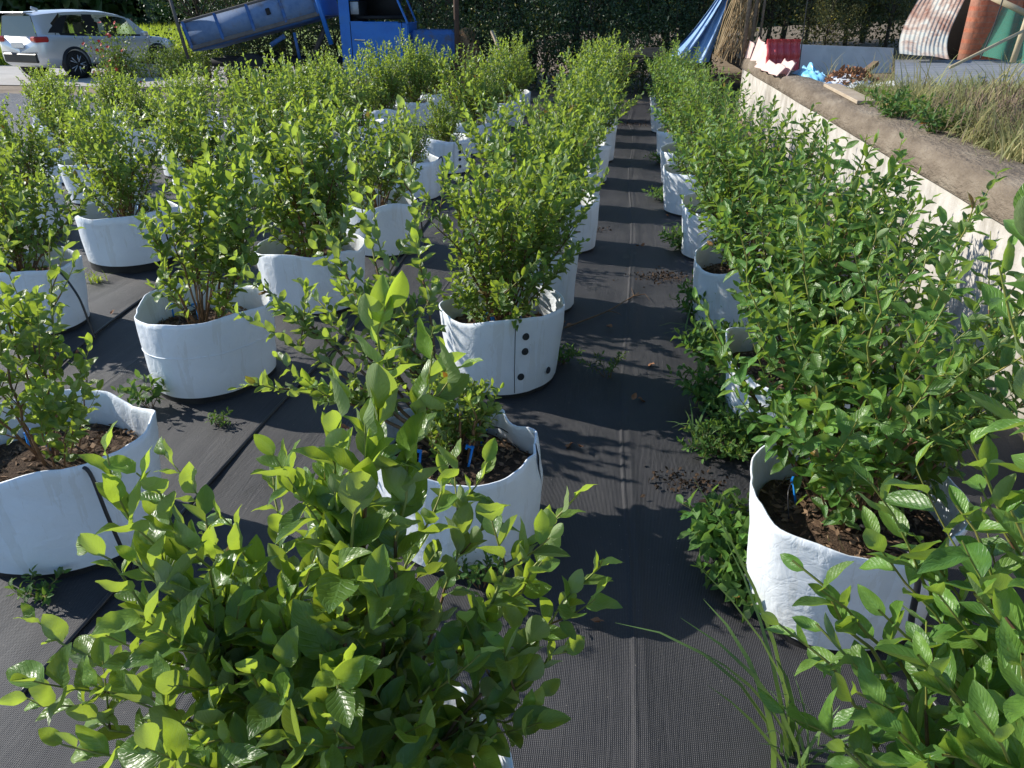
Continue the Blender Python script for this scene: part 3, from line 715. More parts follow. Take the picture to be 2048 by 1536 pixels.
tube3([(x + .02, y - .02, .30), (x + .03, y - .14, .31), (x + .07, y - .25, .365), (x + .09, y - .300, .33), (x + .10, y - .315, .18), (x + .13, y - .36, .05), (x + .2, y - .55, .03)], .0085, 'thick black hose hanging over the rim of the sagging bag beside the wall')
x, y = rows[1][2]
tube3([(x - .02, y - .1, .30), (x - .05, y - .24, .33), (x - .04, y - .305, .34), (x - .01, y - .32, .22), (x + .06, y - .36, .1), (x + .16, y - .5, .03)], .007, 'dark hose hanging down the bag that is pulled down at its side')
x, y = rows[4][0]
tube3([(x + .20, y - .1, .31), (x + .285, y - .12, .37), (x + .33, y - .12, .36), (x + .41, y - .14, .24), (x + .44, y - .15, .1), (x + .46, y - .16, .015)], .006, 'thin black tube arching from the bag side down to the pipe')
x, y = rows[3][0]
tube3([(x + .18, y - .1, .30), (x + .245, y - .17, .38), (x + .275, y - .18, .36), (x + .30, y - .19, .22), (x + .34, y - .2, .02)], .006, 'thin black tube hanging down the one-plug bag')
for k, (r_, i, az) in enumerate(((3, 4, -.15), (4, 1, -.2), (5, 0, -.25), (3, 3, -.1), (4, 2, -.2), (3, 6, -.1))):
    x, y = rows[r_][i]; c_, s_ = math.cos(az), math.sin(az)
    tube3([(x + c_ * q, y + s_ * q, z) for q, z in ((.2, .29), (.285, .385), (.31, .37), (.32, .2), (.33, .09), (.36, .015))], .0055, f'thin black tube on the {ORD[len(rows[r_]) - i]} bag from the thicket, {ORD[r_]} row from the wall', group='feeder tubes down bag sides')
def stake(loc, lean_az, lean, label, g):
    d = Vector((math.cos(lean_az) * lean, math.sin(lean_az) * lean, 1)).normalized(); loc = Vector(loc)
    root = empty('drip_stake', loc, label, 'drip stake', g)
    MB().beam(d * -.03, d * .085, .007, .005, (0.3, 1, 0)).build('shaft', M['blue'], root)
    u = Vector((math.cos(lean_az + 2), math.sin(lean_az + 2), .15)).normalized()
    MB().beam(d * .082 - u * .004, d * .082 + u * .022, .008, .008).tube([d * .08 + u * .018, d * .07 + u * .021], .004, 6).build('nozzle', M['blue'], root)
    q = d * .08 + u * .02; e1 = q + u * .05 + Vector((0, 0, -.02)); e2 = q + u * .10 + Vector((.02, 0, -.085))
    MB().tube(curve_pts([q, e1, e2], 10), .002, 5).build('microtube', M['black'], root, True)
for (r_, i, lst, what) in ((2, 1, [(837, 950), (935, 940), (962, 890)], 'in the crumpled-rim bag'), (2, 2, [(972, 655), (993, 668), (1048, 655)], 'in the three-plug bag'),
                           (1, 1, [(1592, 1005), (1640, 945), (1820, 1005)], 'in the bag with the black hose'), (3, 1, [(398, 640), (330, 632)], 'in the creased bag'), (4, 1, [(200, 425), (295, 420)], 'in the bag on a tall black base'),
                           (3, 0, [(105, 905), (60, 900)], 'in the one-plug bag'), (4, 0, [(52, 528)], 'in the bag with the arching tube'), (1, 3, [(1452, 505)], 'in the third bag along the wall')):
    for k, (px, py) in enumerate(lst):
        p = at_z(px, py, SOILZ); bx, by = rows[r_][i]; v = Vector((p.x - bx, p.y - by, 0))
        if v.length > .2: v *= .2 / v.length
        stake((bx + v.x, by + v.y, SOILZ - .005), k * 2.1 + px, .3, f'blue plastic drip stake standing in the soil {what}', f'drip stakes {what}')

# ------------------------------------------------------------------ weeds, litter
def blades(n, base, length, seed, spread=.03, bend=.6, width=.005, az=None, seg=5, dry=0.0, up=1.0):
    r = np.random.default_rng(seed); b = np.asarray(base, float)
    if b.ndim == 1: b = np.tile(b, (n, 1)); b[:, :2] += r.normal(0, spread, (n, 2))
    n = len(b); A = r.uniform(0, 6.28, n) if az is None else r.normal(az[0], az[1], n)
    l_ = length * r.uniform(.5, 1.15, n); bd = bend * r.uniform(.4, 1.4, n); w = width * r.uniform(.6, 1.2, n)
    o = np.stack([np.cos(A), np.sin(A), 0 * A], 1); sd_ = np.stack([-np.sin(A), np.cos(A), 0 * A], 1)
    V = np.zeros((n, seg + 1, 2, 3)); p = b.copy(); an0 = r.uniform(.1, .45, n) * (2 - up)
    for k in range(seg + 1):
        t = k / seg; ww = (w * (1 - t ** 2.2) + .0004)[:, None]
        V[:, k, 0] = p - sd_ * ww; V[:, k, 1] = p + sd_ * ww
        an = an0 + bd * 2.2 * t; p = p + (np.sin(an)[:, None] * o + np.cos(an)[:, None] * np.array([0, 0, 1.])) * (l_ / seg)[:, None]
    m = (seg + 1) * 2; i = np.arange(seg) * 2; f = np.stack([i, i + 1, i + 3, i + 2], -1)
    F = (f[None] + (np.arange(n) * m)[:, None, None]).reshape(-1, 4)
    T = np.repeat(np.stack([np.clip(r.uniform(0, 1, n) + dry, 0, 1), r.random(n), 0 * A], 1), m, 0)
    return V.reshape(-1, 3), F, T
def tuft(px, py, n, length, seed, label, key='grass', bend=.6, width=.005, spread=.03, z=.005, az=None, loc=None, group=None):
    p = loc or at_z(px, py, z); root = empty('grass_tuft', p, label, 'grass', group)
    per = max(1, n // 40)
    if n <= 60:
        for k in range(n):
            V, F, T = blades(1, np.array([[np.random.default_rng(seed * 99 + k).normal(0, spread), np.random.default_rng(seed * 77 + k).normal(0, spread), 0]]), length, seed * 100 + k, 0, bend, width, az)
            link('blade', np_mesh('blade', V, F, M[key], True, T), root)
    else:
        V, F, T = blades(n, (0, 0, 0), length, seed, spread, bend, width, az); link('blades', np_mesh('blades', V, F, M[key], True, T), root, kind='stuff')
    return root
tuft(1575, 1530, 9, .62, 1, 'tall arching grass weed growing up through the fabric beside the dark bush', az=(2.55, .5), width=.0085, bend=.62)
tuft(1600, 1536, 18, .26, 2, 'fine low grass weed at the foot of the tall arching grass', width=.004)
tuft(1395, 690, 26, .26, 3, 'pale arching grass tuft in front of the fourth bag along the wall', bend=.9)
tuft(1400, 900, 16, .22, 4, 'short arching grass tuft at the foot of the side-pulled bag', bend=.9)
tuft(1370, 470, 20, .2, 5, 'grass tuft beside the far bags along the wall', bend=.9)
tuft(190, 565, 40, .10, 6, 'yellow-green grass clump at the foot of the bag on a tall black base', key='field', bend=.8, width=.003)
tuft(1700, 1270, 9, .30, 7, 'thin upright grass blades against the bag with the black hose', bend=.12, width=.003)
tuft(1450, 650, 18, .3, 8, 'upright grass tuft between two bags along the wall', bend=.5)
def weed(px, py, seed, n, H, sp, leaf, label, loc=None, dens=.9, name='leafy_weed', n_obj=120, ang=(35, 70), tm=None, key='weed'):
    p = loc or at_z(px, py, .005); b = Bush(seed, leaf=leaf, ang=ang, nlat=1, latlen=H * .4, dens=dens, t0=.15, youth=.7)
    for i in range(n):
        az = i * 2.4; q = sp * math.sqrt((i + .5) / n); h = H * b.r.uniform(.6, 1.1)
        b.cane((math.cos(az) * .015, math.sin(az) * .015, 0), (math.cos(az) * q * .4, math.sin(az) * q * .4, h * .6), (math.cos(az) * q, math.sin(az) * q, h), .0022)
    return place_bush(b, p, label, 'weeds growing at the foot of the bags', key=key, tmh=tm or NAR, tml=tm or NAR, n_obj=n_obj, name=name, cat='weed', min_px=8, hi_rest=False)
weed(1455, 1110, 71, 34, .16, .17, .06, 'bright broad-leaved weed clump against the bag with the black hose', tm=LO, ang=(45, 80))
weed(1490, 1190, 72, 18, .09, .15, .05, 'dark round-leaved weed below the bright broad-leaved clump', tm=LO, ang=(45, 80))
weed(1430, 820, 73, 34, .17, .22, .045, 'leafy weed clump hugging the left of the side-pulled bag')
weed(1500, 880, 74, 36, .16, .26, .036, 'dense small-leaved weed mat below the side-pulled bag')
weed(1560, 905, 75, 30, .14, .24, .036, 'dense small-leaved weed beside the drain plug of the side-pulled bag')
weed(1450, 910, 76, 26, .10, .20, .028, 'low sprawling weed with fine leaves spreading over the fabric')
weed(1430, 745, 77, 18, .24, .20, .055, 'dark round-leaved weed standing over the corner of the side-pulled bag', tm=LO)
weed(1400, 640, 78, 22, .18, .2, .045, 'leafy weed between the third and fourth bags along the wall')
weed(1370, 505, 79, 28, .16, .22, .045, 'yellow-green weed at the foot of the fourth bag along the wall')
weed(1330, 400, 80, 22, .10, .24, .035, 'spreading weed mat in the aisle beside the fifth bag along the wall')
weed(1325, 330, 81, 20, .12, .22, .04, 'spreading weed mat in the aisle beside the sixth bag along the wall')
weed(1215, 815 - 60, 82, 5, .12, .16, .022, 'small wilted yellow weed at the foot of the three-plug bag', key='hedge')
weed(440, 850, 83, 6, .05, .06, .02, 'tiny weed on the fabric in front of the creased bag')
weed(300, 815, 84, 5, .12, .12, .05, 'low leafy shoot beside the creased bag', tm=LO)
weed(80, 1195, 85, 6, .06, .09, .03, 'small weed in the shade under the one-plug bag')
weed(1120, 730, 86, 9, .10, .12, .03, 'green weed half under the three-plug bag')
weed(960, 1170, 87, 8, .14, .14, .03, 'weed in the shade in front of the crumpled-rim bag')
weed(1245, 175, 88, 16, .35, .6, .06, 'dark weed thicket closing the far end of the aisle', n_obj=0)
rgn = np.random.default_rng(8)
DL = [np_mesh('dead_leaf', leaf_tmpl(5, W=.6, fold=.5, curl=c_, wave=.3)[0], leaf_tmpl(5)[1], M['deadleaf'], True) for c_ in (.4, -.3, .2)]
for k, (px, py) in enumerate([(1150, 887), (1165, 893), (1310, 728), (1275, 797), (1215, 650), (1145, 650), (1290, 487), (1272, 492), (1130, 645), (1325, 545), (1265, 800), (1330, 430), (1100, 690), (700, 860), (230, 620), (165, 700), (1180, 1240), (1400, 1000)]):
    p = at_z(px, py, .022); o = link('fallen_leaf', DL[k % 3], None, 'curled brown fallen leaf lying on the black fabric', 'leaf', 'fallen leaves on the fabric', None, p)
    o.rotation_euler = (rgn.uniform(-.4, .4), rgn.uniform(-.4, .4), rgn.uniform(0, 6)); o.scale = (rgn.uniform(.035, .06),) * 3
tw = empty('dry_branch', at_z(1130, 655, .02), 'dry brown twig with side shoots lying across the aisle', 'branch')
o0 = at_z(1130, 655, .02); P = [at_z(*q, .025) - o0 for q in ((1130, 655), (1170, 640), (1215, 622), (1250, 602), (1278, 585))]
MB().tube(curve_pts(P, 20), np.linspace(.006, .002, 20), 6).build('twig', M['stem'], tw, True)
for q in (((1250, 602), (1268, 592), (1262, 575)), ((1265, 592), (1290, 588), (1300, 600)), ((1215, 622), (1235, 625), (1245, 632))):
    MB().tube([at_z(*k, .03) - o0 for k in q], [.003, .002, .001], 5).build('side_shoot', M['stem'], tw, True)

# ------------------------------------------------------------------ trees, thicket
def tree_proto(seed, H, cr, z0, nl=5200, key='tree', leaf=.085, clumps=46, yellow=.01, trunk=.10):
    r = np.random.default_rng(seed); mb = MB()
    mb.tube(curve_pts([(0, 0, -.1), (.06, .03, H * .3), (-.05, .08, H * .6), (.02, 0, H * .9)], 14), np.linspace(trunk, trunk * .2, 14), 8)
    cz = (H + z0) / 2; hz = (H - z0) / 2; cen = []
    for k in range(clumps):
        u = unit(r.normal(0, 1, 3)) * r.uniform(.35, 1.0); cen.append((u[0] * cr, u[1] * cr, cz + u[2] * hz))
        if k % 3 == 0:
            zb = min(H * .7, max(z0 * .6, cen[-1][2] * .6)); mb.tube(curve_pts([(0, 0, zb), (cen[-1][0] * .5, cen[-1][1] * .5, (zb + cen[-1][2]) / 2 + .1), cen[-1]], 8), np.linspace(trunk * .35, .01, 8), 5)
    tm = mb.mesh('trunk', M['bark'], True)
    cen = np.array(cen); ci = r.integers(0, clumps, nl); rad = cr * .32 * r.uniform(.6, 1.2, clumps)
    P = cen[ci] + r.normal(0, .5, (nl, 3)) * rad[ci][:, None]; P[:, 2] = np.maximum(P[:, 2], .06)
    D = unit(r.normal(0, 1, (nl, 3)) + np.array([0, 0, -.3])); Nn = unit(np.cross(D, r.normal(0, 1, (nl, 3))) + np.array([0, 0, .5])); Nn = unit(Nn - (Nn * D).sum(1, keepdims=True) * D)
    tint = np.stack([r.random(nl) ** 2, r.random(nl), (r.random(nl) < yellow) * 1.0], 1)
    lv = dict(P=P, D=D, N=Nn, L=leaf * r.uniform(.6, 1.3, nl), tint=tint, var=r.integers(0, 6, nl))
    q = [leaf_tmpl(2, W=.5, fold=.3, curl=.15, hi=False)]
    return tm, leaves_mesh('crown', lv, q, M[key])
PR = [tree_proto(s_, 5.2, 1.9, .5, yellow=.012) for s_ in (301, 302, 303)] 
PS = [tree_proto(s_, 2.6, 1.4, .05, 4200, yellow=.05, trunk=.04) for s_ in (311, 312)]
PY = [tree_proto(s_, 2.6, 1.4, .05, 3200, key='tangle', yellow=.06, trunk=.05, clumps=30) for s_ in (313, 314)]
def tree(px, d, pr, sc, rz, label, group=None, z=0.0, name='thicket_tree', cat='tree', szz=1.0):
    p = at_d(px, 100, d); root = empty(name, (p.x, p.y, z), label, cat, group, rz); root.scale = (sc, sc, sc * szz)
    link('trunk', pr[0], root); link('crown', pr[1], root); return root
TG = 'dark trees of the thicket'
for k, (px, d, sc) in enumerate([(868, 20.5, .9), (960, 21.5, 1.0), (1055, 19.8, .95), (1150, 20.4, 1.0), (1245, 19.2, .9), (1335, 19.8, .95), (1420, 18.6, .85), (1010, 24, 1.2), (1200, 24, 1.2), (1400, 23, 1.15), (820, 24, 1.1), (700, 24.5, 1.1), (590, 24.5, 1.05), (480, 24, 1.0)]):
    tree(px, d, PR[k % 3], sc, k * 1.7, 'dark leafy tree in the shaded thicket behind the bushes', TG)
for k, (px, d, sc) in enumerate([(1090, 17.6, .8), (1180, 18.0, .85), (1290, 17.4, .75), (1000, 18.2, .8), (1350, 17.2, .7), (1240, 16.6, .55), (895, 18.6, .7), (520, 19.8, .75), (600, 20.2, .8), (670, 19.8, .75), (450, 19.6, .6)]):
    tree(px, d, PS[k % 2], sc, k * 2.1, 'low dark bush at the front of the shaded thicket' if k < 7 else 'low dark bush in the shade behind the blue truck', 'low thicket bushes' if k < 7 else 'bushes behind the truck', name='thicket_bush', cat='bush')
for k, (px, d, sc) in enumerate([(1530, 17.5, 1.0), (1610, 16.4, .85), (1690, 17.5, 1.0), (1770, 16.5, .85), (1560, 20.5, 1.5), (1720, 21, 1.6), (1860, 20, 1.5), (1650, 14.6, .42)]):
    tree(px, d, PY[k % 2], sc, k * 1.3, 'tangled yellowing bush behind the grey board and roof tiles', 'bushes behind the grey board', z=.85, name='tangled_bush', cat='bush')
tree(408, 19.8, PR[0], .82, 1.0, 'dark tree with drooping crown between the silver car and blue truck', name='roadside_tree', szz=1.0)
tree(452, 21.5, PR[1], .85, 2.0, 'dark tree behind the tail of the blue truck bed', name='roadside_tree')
PT = tree_proto(321, 9.0, 3.2, 2.4, 9000, leaf=.15, clumps=70, trunk=.18)  # added trees: crowns above the view block sky and sun from the thicket
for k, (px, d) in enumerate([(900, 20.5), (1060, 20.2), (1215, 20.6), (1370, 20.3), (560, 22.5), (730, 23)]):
    tree(px, d, PT, 1.0, k * 1.1, 'tall tree added with a wide unseen canopy to shade the thicket', 'tall trees added to shade the thicket', name='added_shade_tree')
# far wood closing the horizon
r = np.random.default_rng(9); n = 42000; xx = r.uniform(-110, 90, n); yy = 75 + r.uniform(0, 10, n); zz = r.uniform(0, 1, n) ** .8 * (7 + 3 * vnoise(xx * .12, xx * 0, 3))
D = unit(r.normal(0, 1, (n, 3))); Nn = unit(np.cross(D, r.normal(0, 1, (n, 3))))
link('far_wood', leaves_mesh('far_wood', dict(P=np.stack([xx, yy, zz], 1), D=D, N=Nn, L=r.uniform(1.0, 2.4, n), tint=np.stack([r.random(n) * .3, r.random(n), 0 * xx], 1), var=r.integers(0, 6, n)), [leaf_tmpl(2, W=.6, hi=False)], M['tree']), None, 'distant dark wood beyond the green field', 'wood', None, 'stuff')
# field grass
n = 42000; r = np.random.default_rng(10); d_ = 26.5 + 40 * r.random(n) ** 1.6; t_ = r.uniform(-.80, -.32, n)
bp = np.array(FWD)[None] * d_[:, None] + np.array(RGT)[None] * (t_ * d_)[:, None]; bp[:, 2] = -.02
V, F, T = blades(n, bp, .75, 11, bend=.35, width=.02, seg=2)
link('field_grass', np_mesh('field_grass', V, F, M['field'], True, T), None, 'bright yellow-green grass of the field behind the car', 'grass', None, 'stuff')

# ------------------------------------------------------------------ car
def car():
    A = at_d(96, 140, 20.6); A.z = 0
    best = None
    for d in np.arange(18, 30, .05):
        B = at_d(366, 120, d); B.z = 0; l_ = (B - A).length
        if d > 20.6 and (best is None or abs(l_ - 4.25) < best[0]): best = (abs(l_ - 4.25), B)
    B = best[1]; hd = (B - A).normalized(); left = Vector((-hd.y, hd.x, 0))
    o = (A + B) / 2 + left * .88
    root = empty('parked_car', o, 'silver hatchback crossover car parked on the driveway by the field', 'car', None, math.atan2(hd.y, hd.x))
    paint = simple('silver paint', (.62, .63, .65), (.66, .67, .69), 2, .28, 0, spec=.6, metal=.35)
    glass, nt, out = new_mat('car glass'); g1 = N(nt, 'ShaderNodeBsdfTransparent'); g1.inputs[0].default_value = (.62, .70, .66, 1); g2 = N(nt, 'ShaderNodeBsdfGlossy', i_Roughness=.04); mx = N(nt, 'ShaderNodeMixShader'); mx.inputs[0].default_value = .10
    L(nt, g1.outputs[0], mx.inputs[1]); L(nt, g2.outputs[0], mx.inputs[2]); L(nt, mx.outputs[0], out.inputs[0])
    blk = simple('black trim', (.015, .015, .017), (.02, .02, .022), 9, .45, 0)
    red = simple('tail lamp red', (.45, .02, .02), (.35, .015, .02), 9, .15, 0, spec=.8)
    alloy = simple('alloy', (.5, .5, .52), (.56, .56, .58), 9, .3, 0, metal=.8)
    st = np.array([-2.15, -2.12, -1.98, -1.6, -1.0, -.4, .2, .75, 1.1, 1.5, 1.85, 2.05, 2.14])
    belt = np.array([.80, .98, 1.03, 1.02, .99, .97, .95, .94, .93, .90, .84, .74, .60]); hw = np.array([.70, .78, .84, .88, .885, .885, .885, .88, .875, .86, .80, .70, .55]); bot = np.array([.42, .34, .28, .24, .2, .2, .2, .2, .2, .22, .26, .3, .36])
    G = []
    for x, b_, w, z0 in zip(st, belt, hw, bot):
        half = [(.0, z0), (w * .80, z0), (w * .95, z0 + .06), (w, z0 + .22), (w * .985, (z0 + b_) / 2), (w * 1.0, b_ - .17), (w * .955, b_ - .03), (w * .90, b_), (0, b_ + (.03 if x > .8 else 0))]
        G.append([(x, y, z) for y, z in half] + [(x, -y, z) for y, z in half[::-1]])
    G = np.array(G); cen = lambda R_: np.tile(R_.mean(0), (len(R_), 1)); G = np.concatenate([cen(G[0])[None], G, cen(G[-1])[None]])
    body = MB().grid(G); body.build('body', paint, root, True)
    # roof and greenhouse
    rx = np.array([-2.02, -1.75, -1.2, -.6, 0., .45, .75]); rzz = np.array([1.50, 1.54, 1.585, 1.60, 1.575, 1.50, 1.42]); rw = np.array([.56, .60, .625, .63, .625, .61, .60])
    bx = np.array([-2.08, -1.75, -1.2, -.6, 0., .70, 1.22])
    G = [[(x, y * w, z - .05 * abs(y) ** 3 * 1.0) for y in np.linspace(-1, 1, 9)] for x, z, w in zip(rx, rzz, rw)]
    MB().grid(np.array(G)).build('roof', paint, root, True)
    def sp(sg, u, v):    # greenhouse side: u 0..1 along, v 0 belt .. 1 roof
        i = np.linspace(0, 1, 7); xb, xr = np.interp(u, i, bx), np.interp(u, i, rx); zr = np.interp(u, i, rzz) - .05; wr = np.interp(u, i, rw); zb = np.interp(xb, st, belt) - .005; wb = np.interp(xb, st, hw) * .90
        return Vector((xb + (xr - xb) * v, sg * (wb + (wr - wb) * v), zb + (zr - zb) * v))
    def patch(sg, quad, mat, name, off=0.0, n=8, par=None):
        (a0, a1), (b0, b1), (c0, c1), (d0, d1) = quad; G = []
        for i in np.linspace(0, 1, 5):
            row = []
            for j in np.linspace(0, 1, n):
                u = (a0 * (1 - j) + b0 * j) * (1 - i) + (d0 * (1 - j) + c0 * j) * i; v = (a1 * (1 - j) + b1 * j) * (1 - i) + (d1 * (1 - j) + c1 * j) * i
                p = sp(sg, u, v); p.y += sg * off; row.append(tuple(p))
            G.append(row)
        return MB().grid(np.array(G)).build(name, mat, par or root, True)
    for sg in (-1, 1):
        patch(sg, ((0, 0), (.20, .55), (.30, 1), (0, 1)), paint, 'rear_pillar', .004); patch(sg, ((0, 0), (.24, 0), (.20, .55), (0, .55)), paint, 'rear_pillar', .003)
        patch(sg, ((.14, .12), (.26, .10), (.36, .88), (.28, .78)), blk, 'quarter_panel', .006)
        patch(sg, ((.25, .10), (.47, .10), (.47, .90), (.345, .84)), glass, 'rear_door_window', .002)
        patch(sg, ((.47, 0), (.55, 0), (.55, 1), (.47, 1)), blk, 'door_pillar', .003)
        patch(sg, ((.55, .10), (.86, .10), (.90, .90), (.55, .90)), glass, 'front_door_window', .002)
        patch(sg, ((.86, 0), (1, 0), (1, 1), (.90, .90)), paint, 'windscreen_pillar', .003)
        patch(sg, ((.2, 0), (.9, 0), (.9, .10), (.2, .10)), blk, 'window_sill_trim', .004); patch(sg, ((.3, .88), (.92, .9), (.94, 1), (.3, 1)), paint, 'roof_rail', .005)
    def cross(u, name, mat, v0=0., v1=1.):
        G = [[tuple(sp(-1, u, v).lerp(sp(1, u, v), j)) for j in np.linspace(0.02, .98, 7)] for v in np.linspace(v0, v1, 5)]; MB().grid(np.array(G)).build(name, mat, root, True)
    cross(0.0, 'rear_window', simple('dark glass', (.02, .025, .03), (.03, .03, .035), 3, .06, 0, spec=.9)); cross(1.0, 'windscreen', glass)
    MB().box((-2.06, 0, 1.525), (.26, 1.1, .035), None, .012).build('spoiler', paint, root)
    MB().box((-1.5, 0, 1.61), (.18, .03, .07), Matrix.Rotation(.3, 4, 'Y'), .01).build('antenna_fin', paint, root)
    for sg in (-1, 1):
        MB().box((-2.03, sg * .70, .93), (.34, .30, .13), Matrix.Rotation(sg * .28, 4, 'Z'), .03).build('tail_light', red, root)
        MB().box((1.93, sg * .66, .74), (.3, .26, .12), Matrix.Rotation(-sg * .5, 4, 'Z'), .03).build('headlight', glass, root)
        MB().box((.86, sg * .97, .99), (.16, .2, .13), None, .03).build('mirror', paint, root)
        for x in (-1.28, 1.30):
            w = MB().lathe([(.02, -.11), (.24, -.11), (.315, -.10), (.335, -.06), (.335, .06), (.315, .10), (.24, .11)], 32, (x, sg * .80, .33), 'y').build('wheel', simple('tyre', (.02, .02, .02), (.03, .03, .03), 9, .8, 0), root, True)
            for k in range(5):
                a0 = k * 2 * math.pi / 5
                for dd in (-.2, .2):
                    c1 = (x + .05 * math.cos(a0), sg * .915, .33 + .05 * math.sin(a0)); c2 = (x + .22 * math.cos(a0 + dd), sg * .905, .33 + .22 * math.sin(a0 + dd))
                    MB().beam(c1, c2, .02, .035, (0, 1, 0)).build('spoke', alloy, w)
            MB().lathe([(.205, 0), (.235, .012), (.24, -.01)], 32, (x, sg * .905, .33), 'y').build('rim', alloy, w, True)
            MB().lathe([(.34, -.05), (.40, -.02), (.40, .04), (.34, .05)], 32, (x, sg * .868, .35), 'y').build('wheel_arch', blk, root, True)
        MB().box((0, sg * .875, .26), (2.0, .05, .12), None, .01).build('side_skirt', blk, root)
        for x in (-.98, .02, 1.05): MB().tube([(x, sg * .893, .95), (x + .01, sg * .893, .6), (x + .05, sg * .893, .34)], .005, 4).build('door_gap', blk, root)
        for x in (-.72, .3): MB().box((x, sg * .89, .86), (.18, .03, .03), None, .008).build('door_handle', paint, root)
        MB().box((-.6, sg * .35, 1.05), (.12, .42, .5), None, .04).build('seat_back', blk, root); MB().box((.3, sg * .36, 1.05), (.12, .42, .5), None, .04).build('seat_back', blk, root)
    MB().box((-2.14, 0, .50), (.1, 1.3, .22), None, .03).build('rear_bumper', blk, root); MB().box((-2.17, 0, .80), (.03, .46, .14), None, .005).build('number_plate', paint, root)
car()

# ------------------------------------------------------------------ blue truck
def truck():
    o = at_d(700, 100, 17.6); o.z = 0
    root = empty('dump_truck', o, 'old bright blue dump truck with a tilted open load bed', 'truck', None, math.radians(YAW))
    blue = simple('faded blue paint', (.012, .13, .48), (.02, .17, .56), 3, .45, .1, .003, spec=.5, c3=(.03, .16, .45)); dk = simple('grimy shaded blue paint', (.03, .09, .28), (.05, .14, .36), 4, .7, .3, .004, c3=(.12, .10, .09))  # second blue is darkened to put shade on bonnet and mudguards, plus brown grime
    rail = simple('worn rail', (.10, .09, .09), (.16, .14, .13), 8, .7, .3, .003); rub = simple('truck tyre', (.02, .02, .02), (.03, .03, .03), 9, .85, 0); drk = simple('cab inside', (.012, .013, .016), (.02, .02, .022), 5, .7, 0); chrome = simple('chrome', (.6, .6, .6), (.65, .65, .65), 9, .2, 0, metal=1)
    paper = simple('notice paper', (.35, .37, .40), (.4, .42, .45), 8, .8, 0)
    W = .78; pnl = simple('dusty blue panel', (.10, .17, .32), (.16, .24, .40), 4, .75, .3, .003, c3=(.15, .16, .20))
    # cab: door side with open window frame
    cab = MB(); 
    for y in (-W, W):
        cab.box((.66, y, .86), (1.32, .03, .98)).box((.10, y, 1.73), (.20, .03, .78)).beam((1.34, y, 1.34), (1.02, y, 2.10), .03, .12, (0, 1, 0)).box((.60, y, 2.09), (1.0, .03, .12)).box((.32, y, 1.365), (.26, .028, .04))
    cab.box((0, 0, 1.24), (.03, 2 * W - .04, 1.74)).box((.55, 0, 2.16), (1.16, 2 * W + .04, .06), None, .02).box((1.33, 0, .86), (.03, 2 * W - .04, .98)); c = cab.build('cab', blue, root)
    MB().box((.66, -W - .006, 1.36), (.98, .012, .035)).build('window_ledge', blue, root)
    MB().box((.62, 0, 1.45), (1.1, 1.3, .06)).box((.25, 0, 1.5), (.14, 1.3, .5)).box((.6, W - .1, 1.7), (.9, .02, .6)).build('cab_interior', drk, root)
    MB().box((.30, -W + .04, 1.62), (.16, .01, .22)).build('window_sticker', paper, root)
    for x in (.20, 1.22): MB().box((x, -W - .017, .95), (.012, .006, .85)).build('door_gap', drk, root)
    MB().beam((.26, -W - .035, 1.055), (.48, -W - .035, 1.045), .02, .025, (0, 0, 1), .006).box((.28, -W - .02, 1.055), (.03, .03, .02)).build('door_handle', chrome, root)
    MB().box((1.80, 0, .92), (.92, 1.3, .60), None, .08).build('bonnet', dk, root)
    for y in (-.66, .66): MB().box((1.75, y, .72), (.95, .34, .22), None, .08).build('mudguard', dk, root)
    for x in (1.75, -1.9):
        for y in (-.66, .66): MB().lathe([(.05, -.1), (.2, -.11), (.36, -.10), (.40, -.05), (.40, .05), (.36, .10), (.2, .11)], 28, (x, y, .40), 'y').build('wheel', rub, root, True)
    MB().box((-1.0, -.38, .62), (3.6, .1, .16)).box((-1.0, .38, .62), (3.6, .1, .16)).box((-.4, 0, .62), (.1, .7, .14)).build('chassis', drk, root)
    # bed: tilted, front end up
    T = Matrix.Rotation(math.radians(-13.5), 4, 'Y'); piv = Vector((-3.0, 0, .86))
    bed = link('load_bed', None, root); bed.location = piv; bed.rotation_euler = T.to_euler()
    Lb, Hb = 2.72, .50
    MB().box((Lb / 2, 0, 0), (Lb, 1.66, .06)).build('bed_floor', dk, bed)
    for y in (-.84, .84):
        MB().box((Lb / 2, y, .28), (Lb, .02, .44)).build('side_panel', pnl, bed)
        MB().box((Lb / 2, y, Hb + .02), (Lb + .02, .06, .05), None, .01).box((Lb / 2, y, .035), (Lb, .065, .08), None, .01).build('side_rail', rail if y < 0 else dk, bed)
        for k in range(5): MB().box((.03 + k * (Lb - .06) / 4, y, .28), (.06, .07, .50), None, .01).build('stake_rib', dk, bed)
    MB().box((Lb + .03, 0, .40), (.05, 1.72, .85), None, .01).build('headboard', blue, bed); MB().box((-.02, 0, .27), (.04, 1.62, .46)).build('tailgate', dk, bed)
    MB().beam((Lb + .03, -.86, .8), (Lb + .03, -.86, -.55), .07, .10, (0, 1, 0)).build('front_stanchion', blue, bed)
    MB().box((1.75, -.89, .30), (.08, .05, .12), None, .01).build('latch', drk, bed)
    MB().tube([(-.8, 0, .68), (-.45, 0, 1.32)], .05, 10).build('tipping_ram', rail, root, True)
    MB().beam((-1.15, -.7, 1.12), (-1.45, -.7, .95), .05, .08).beam((-.95, -.7, 1.18), (-.9, -.7, .7), .05, .05).build('support_strut', dk, root)
    # tall thin poles at the tail
    MB().beam((-3.10, -.85, .7), (-3.32, -.85, 2.2), .05, .05).build('tail_pole', rail, root)
truck()

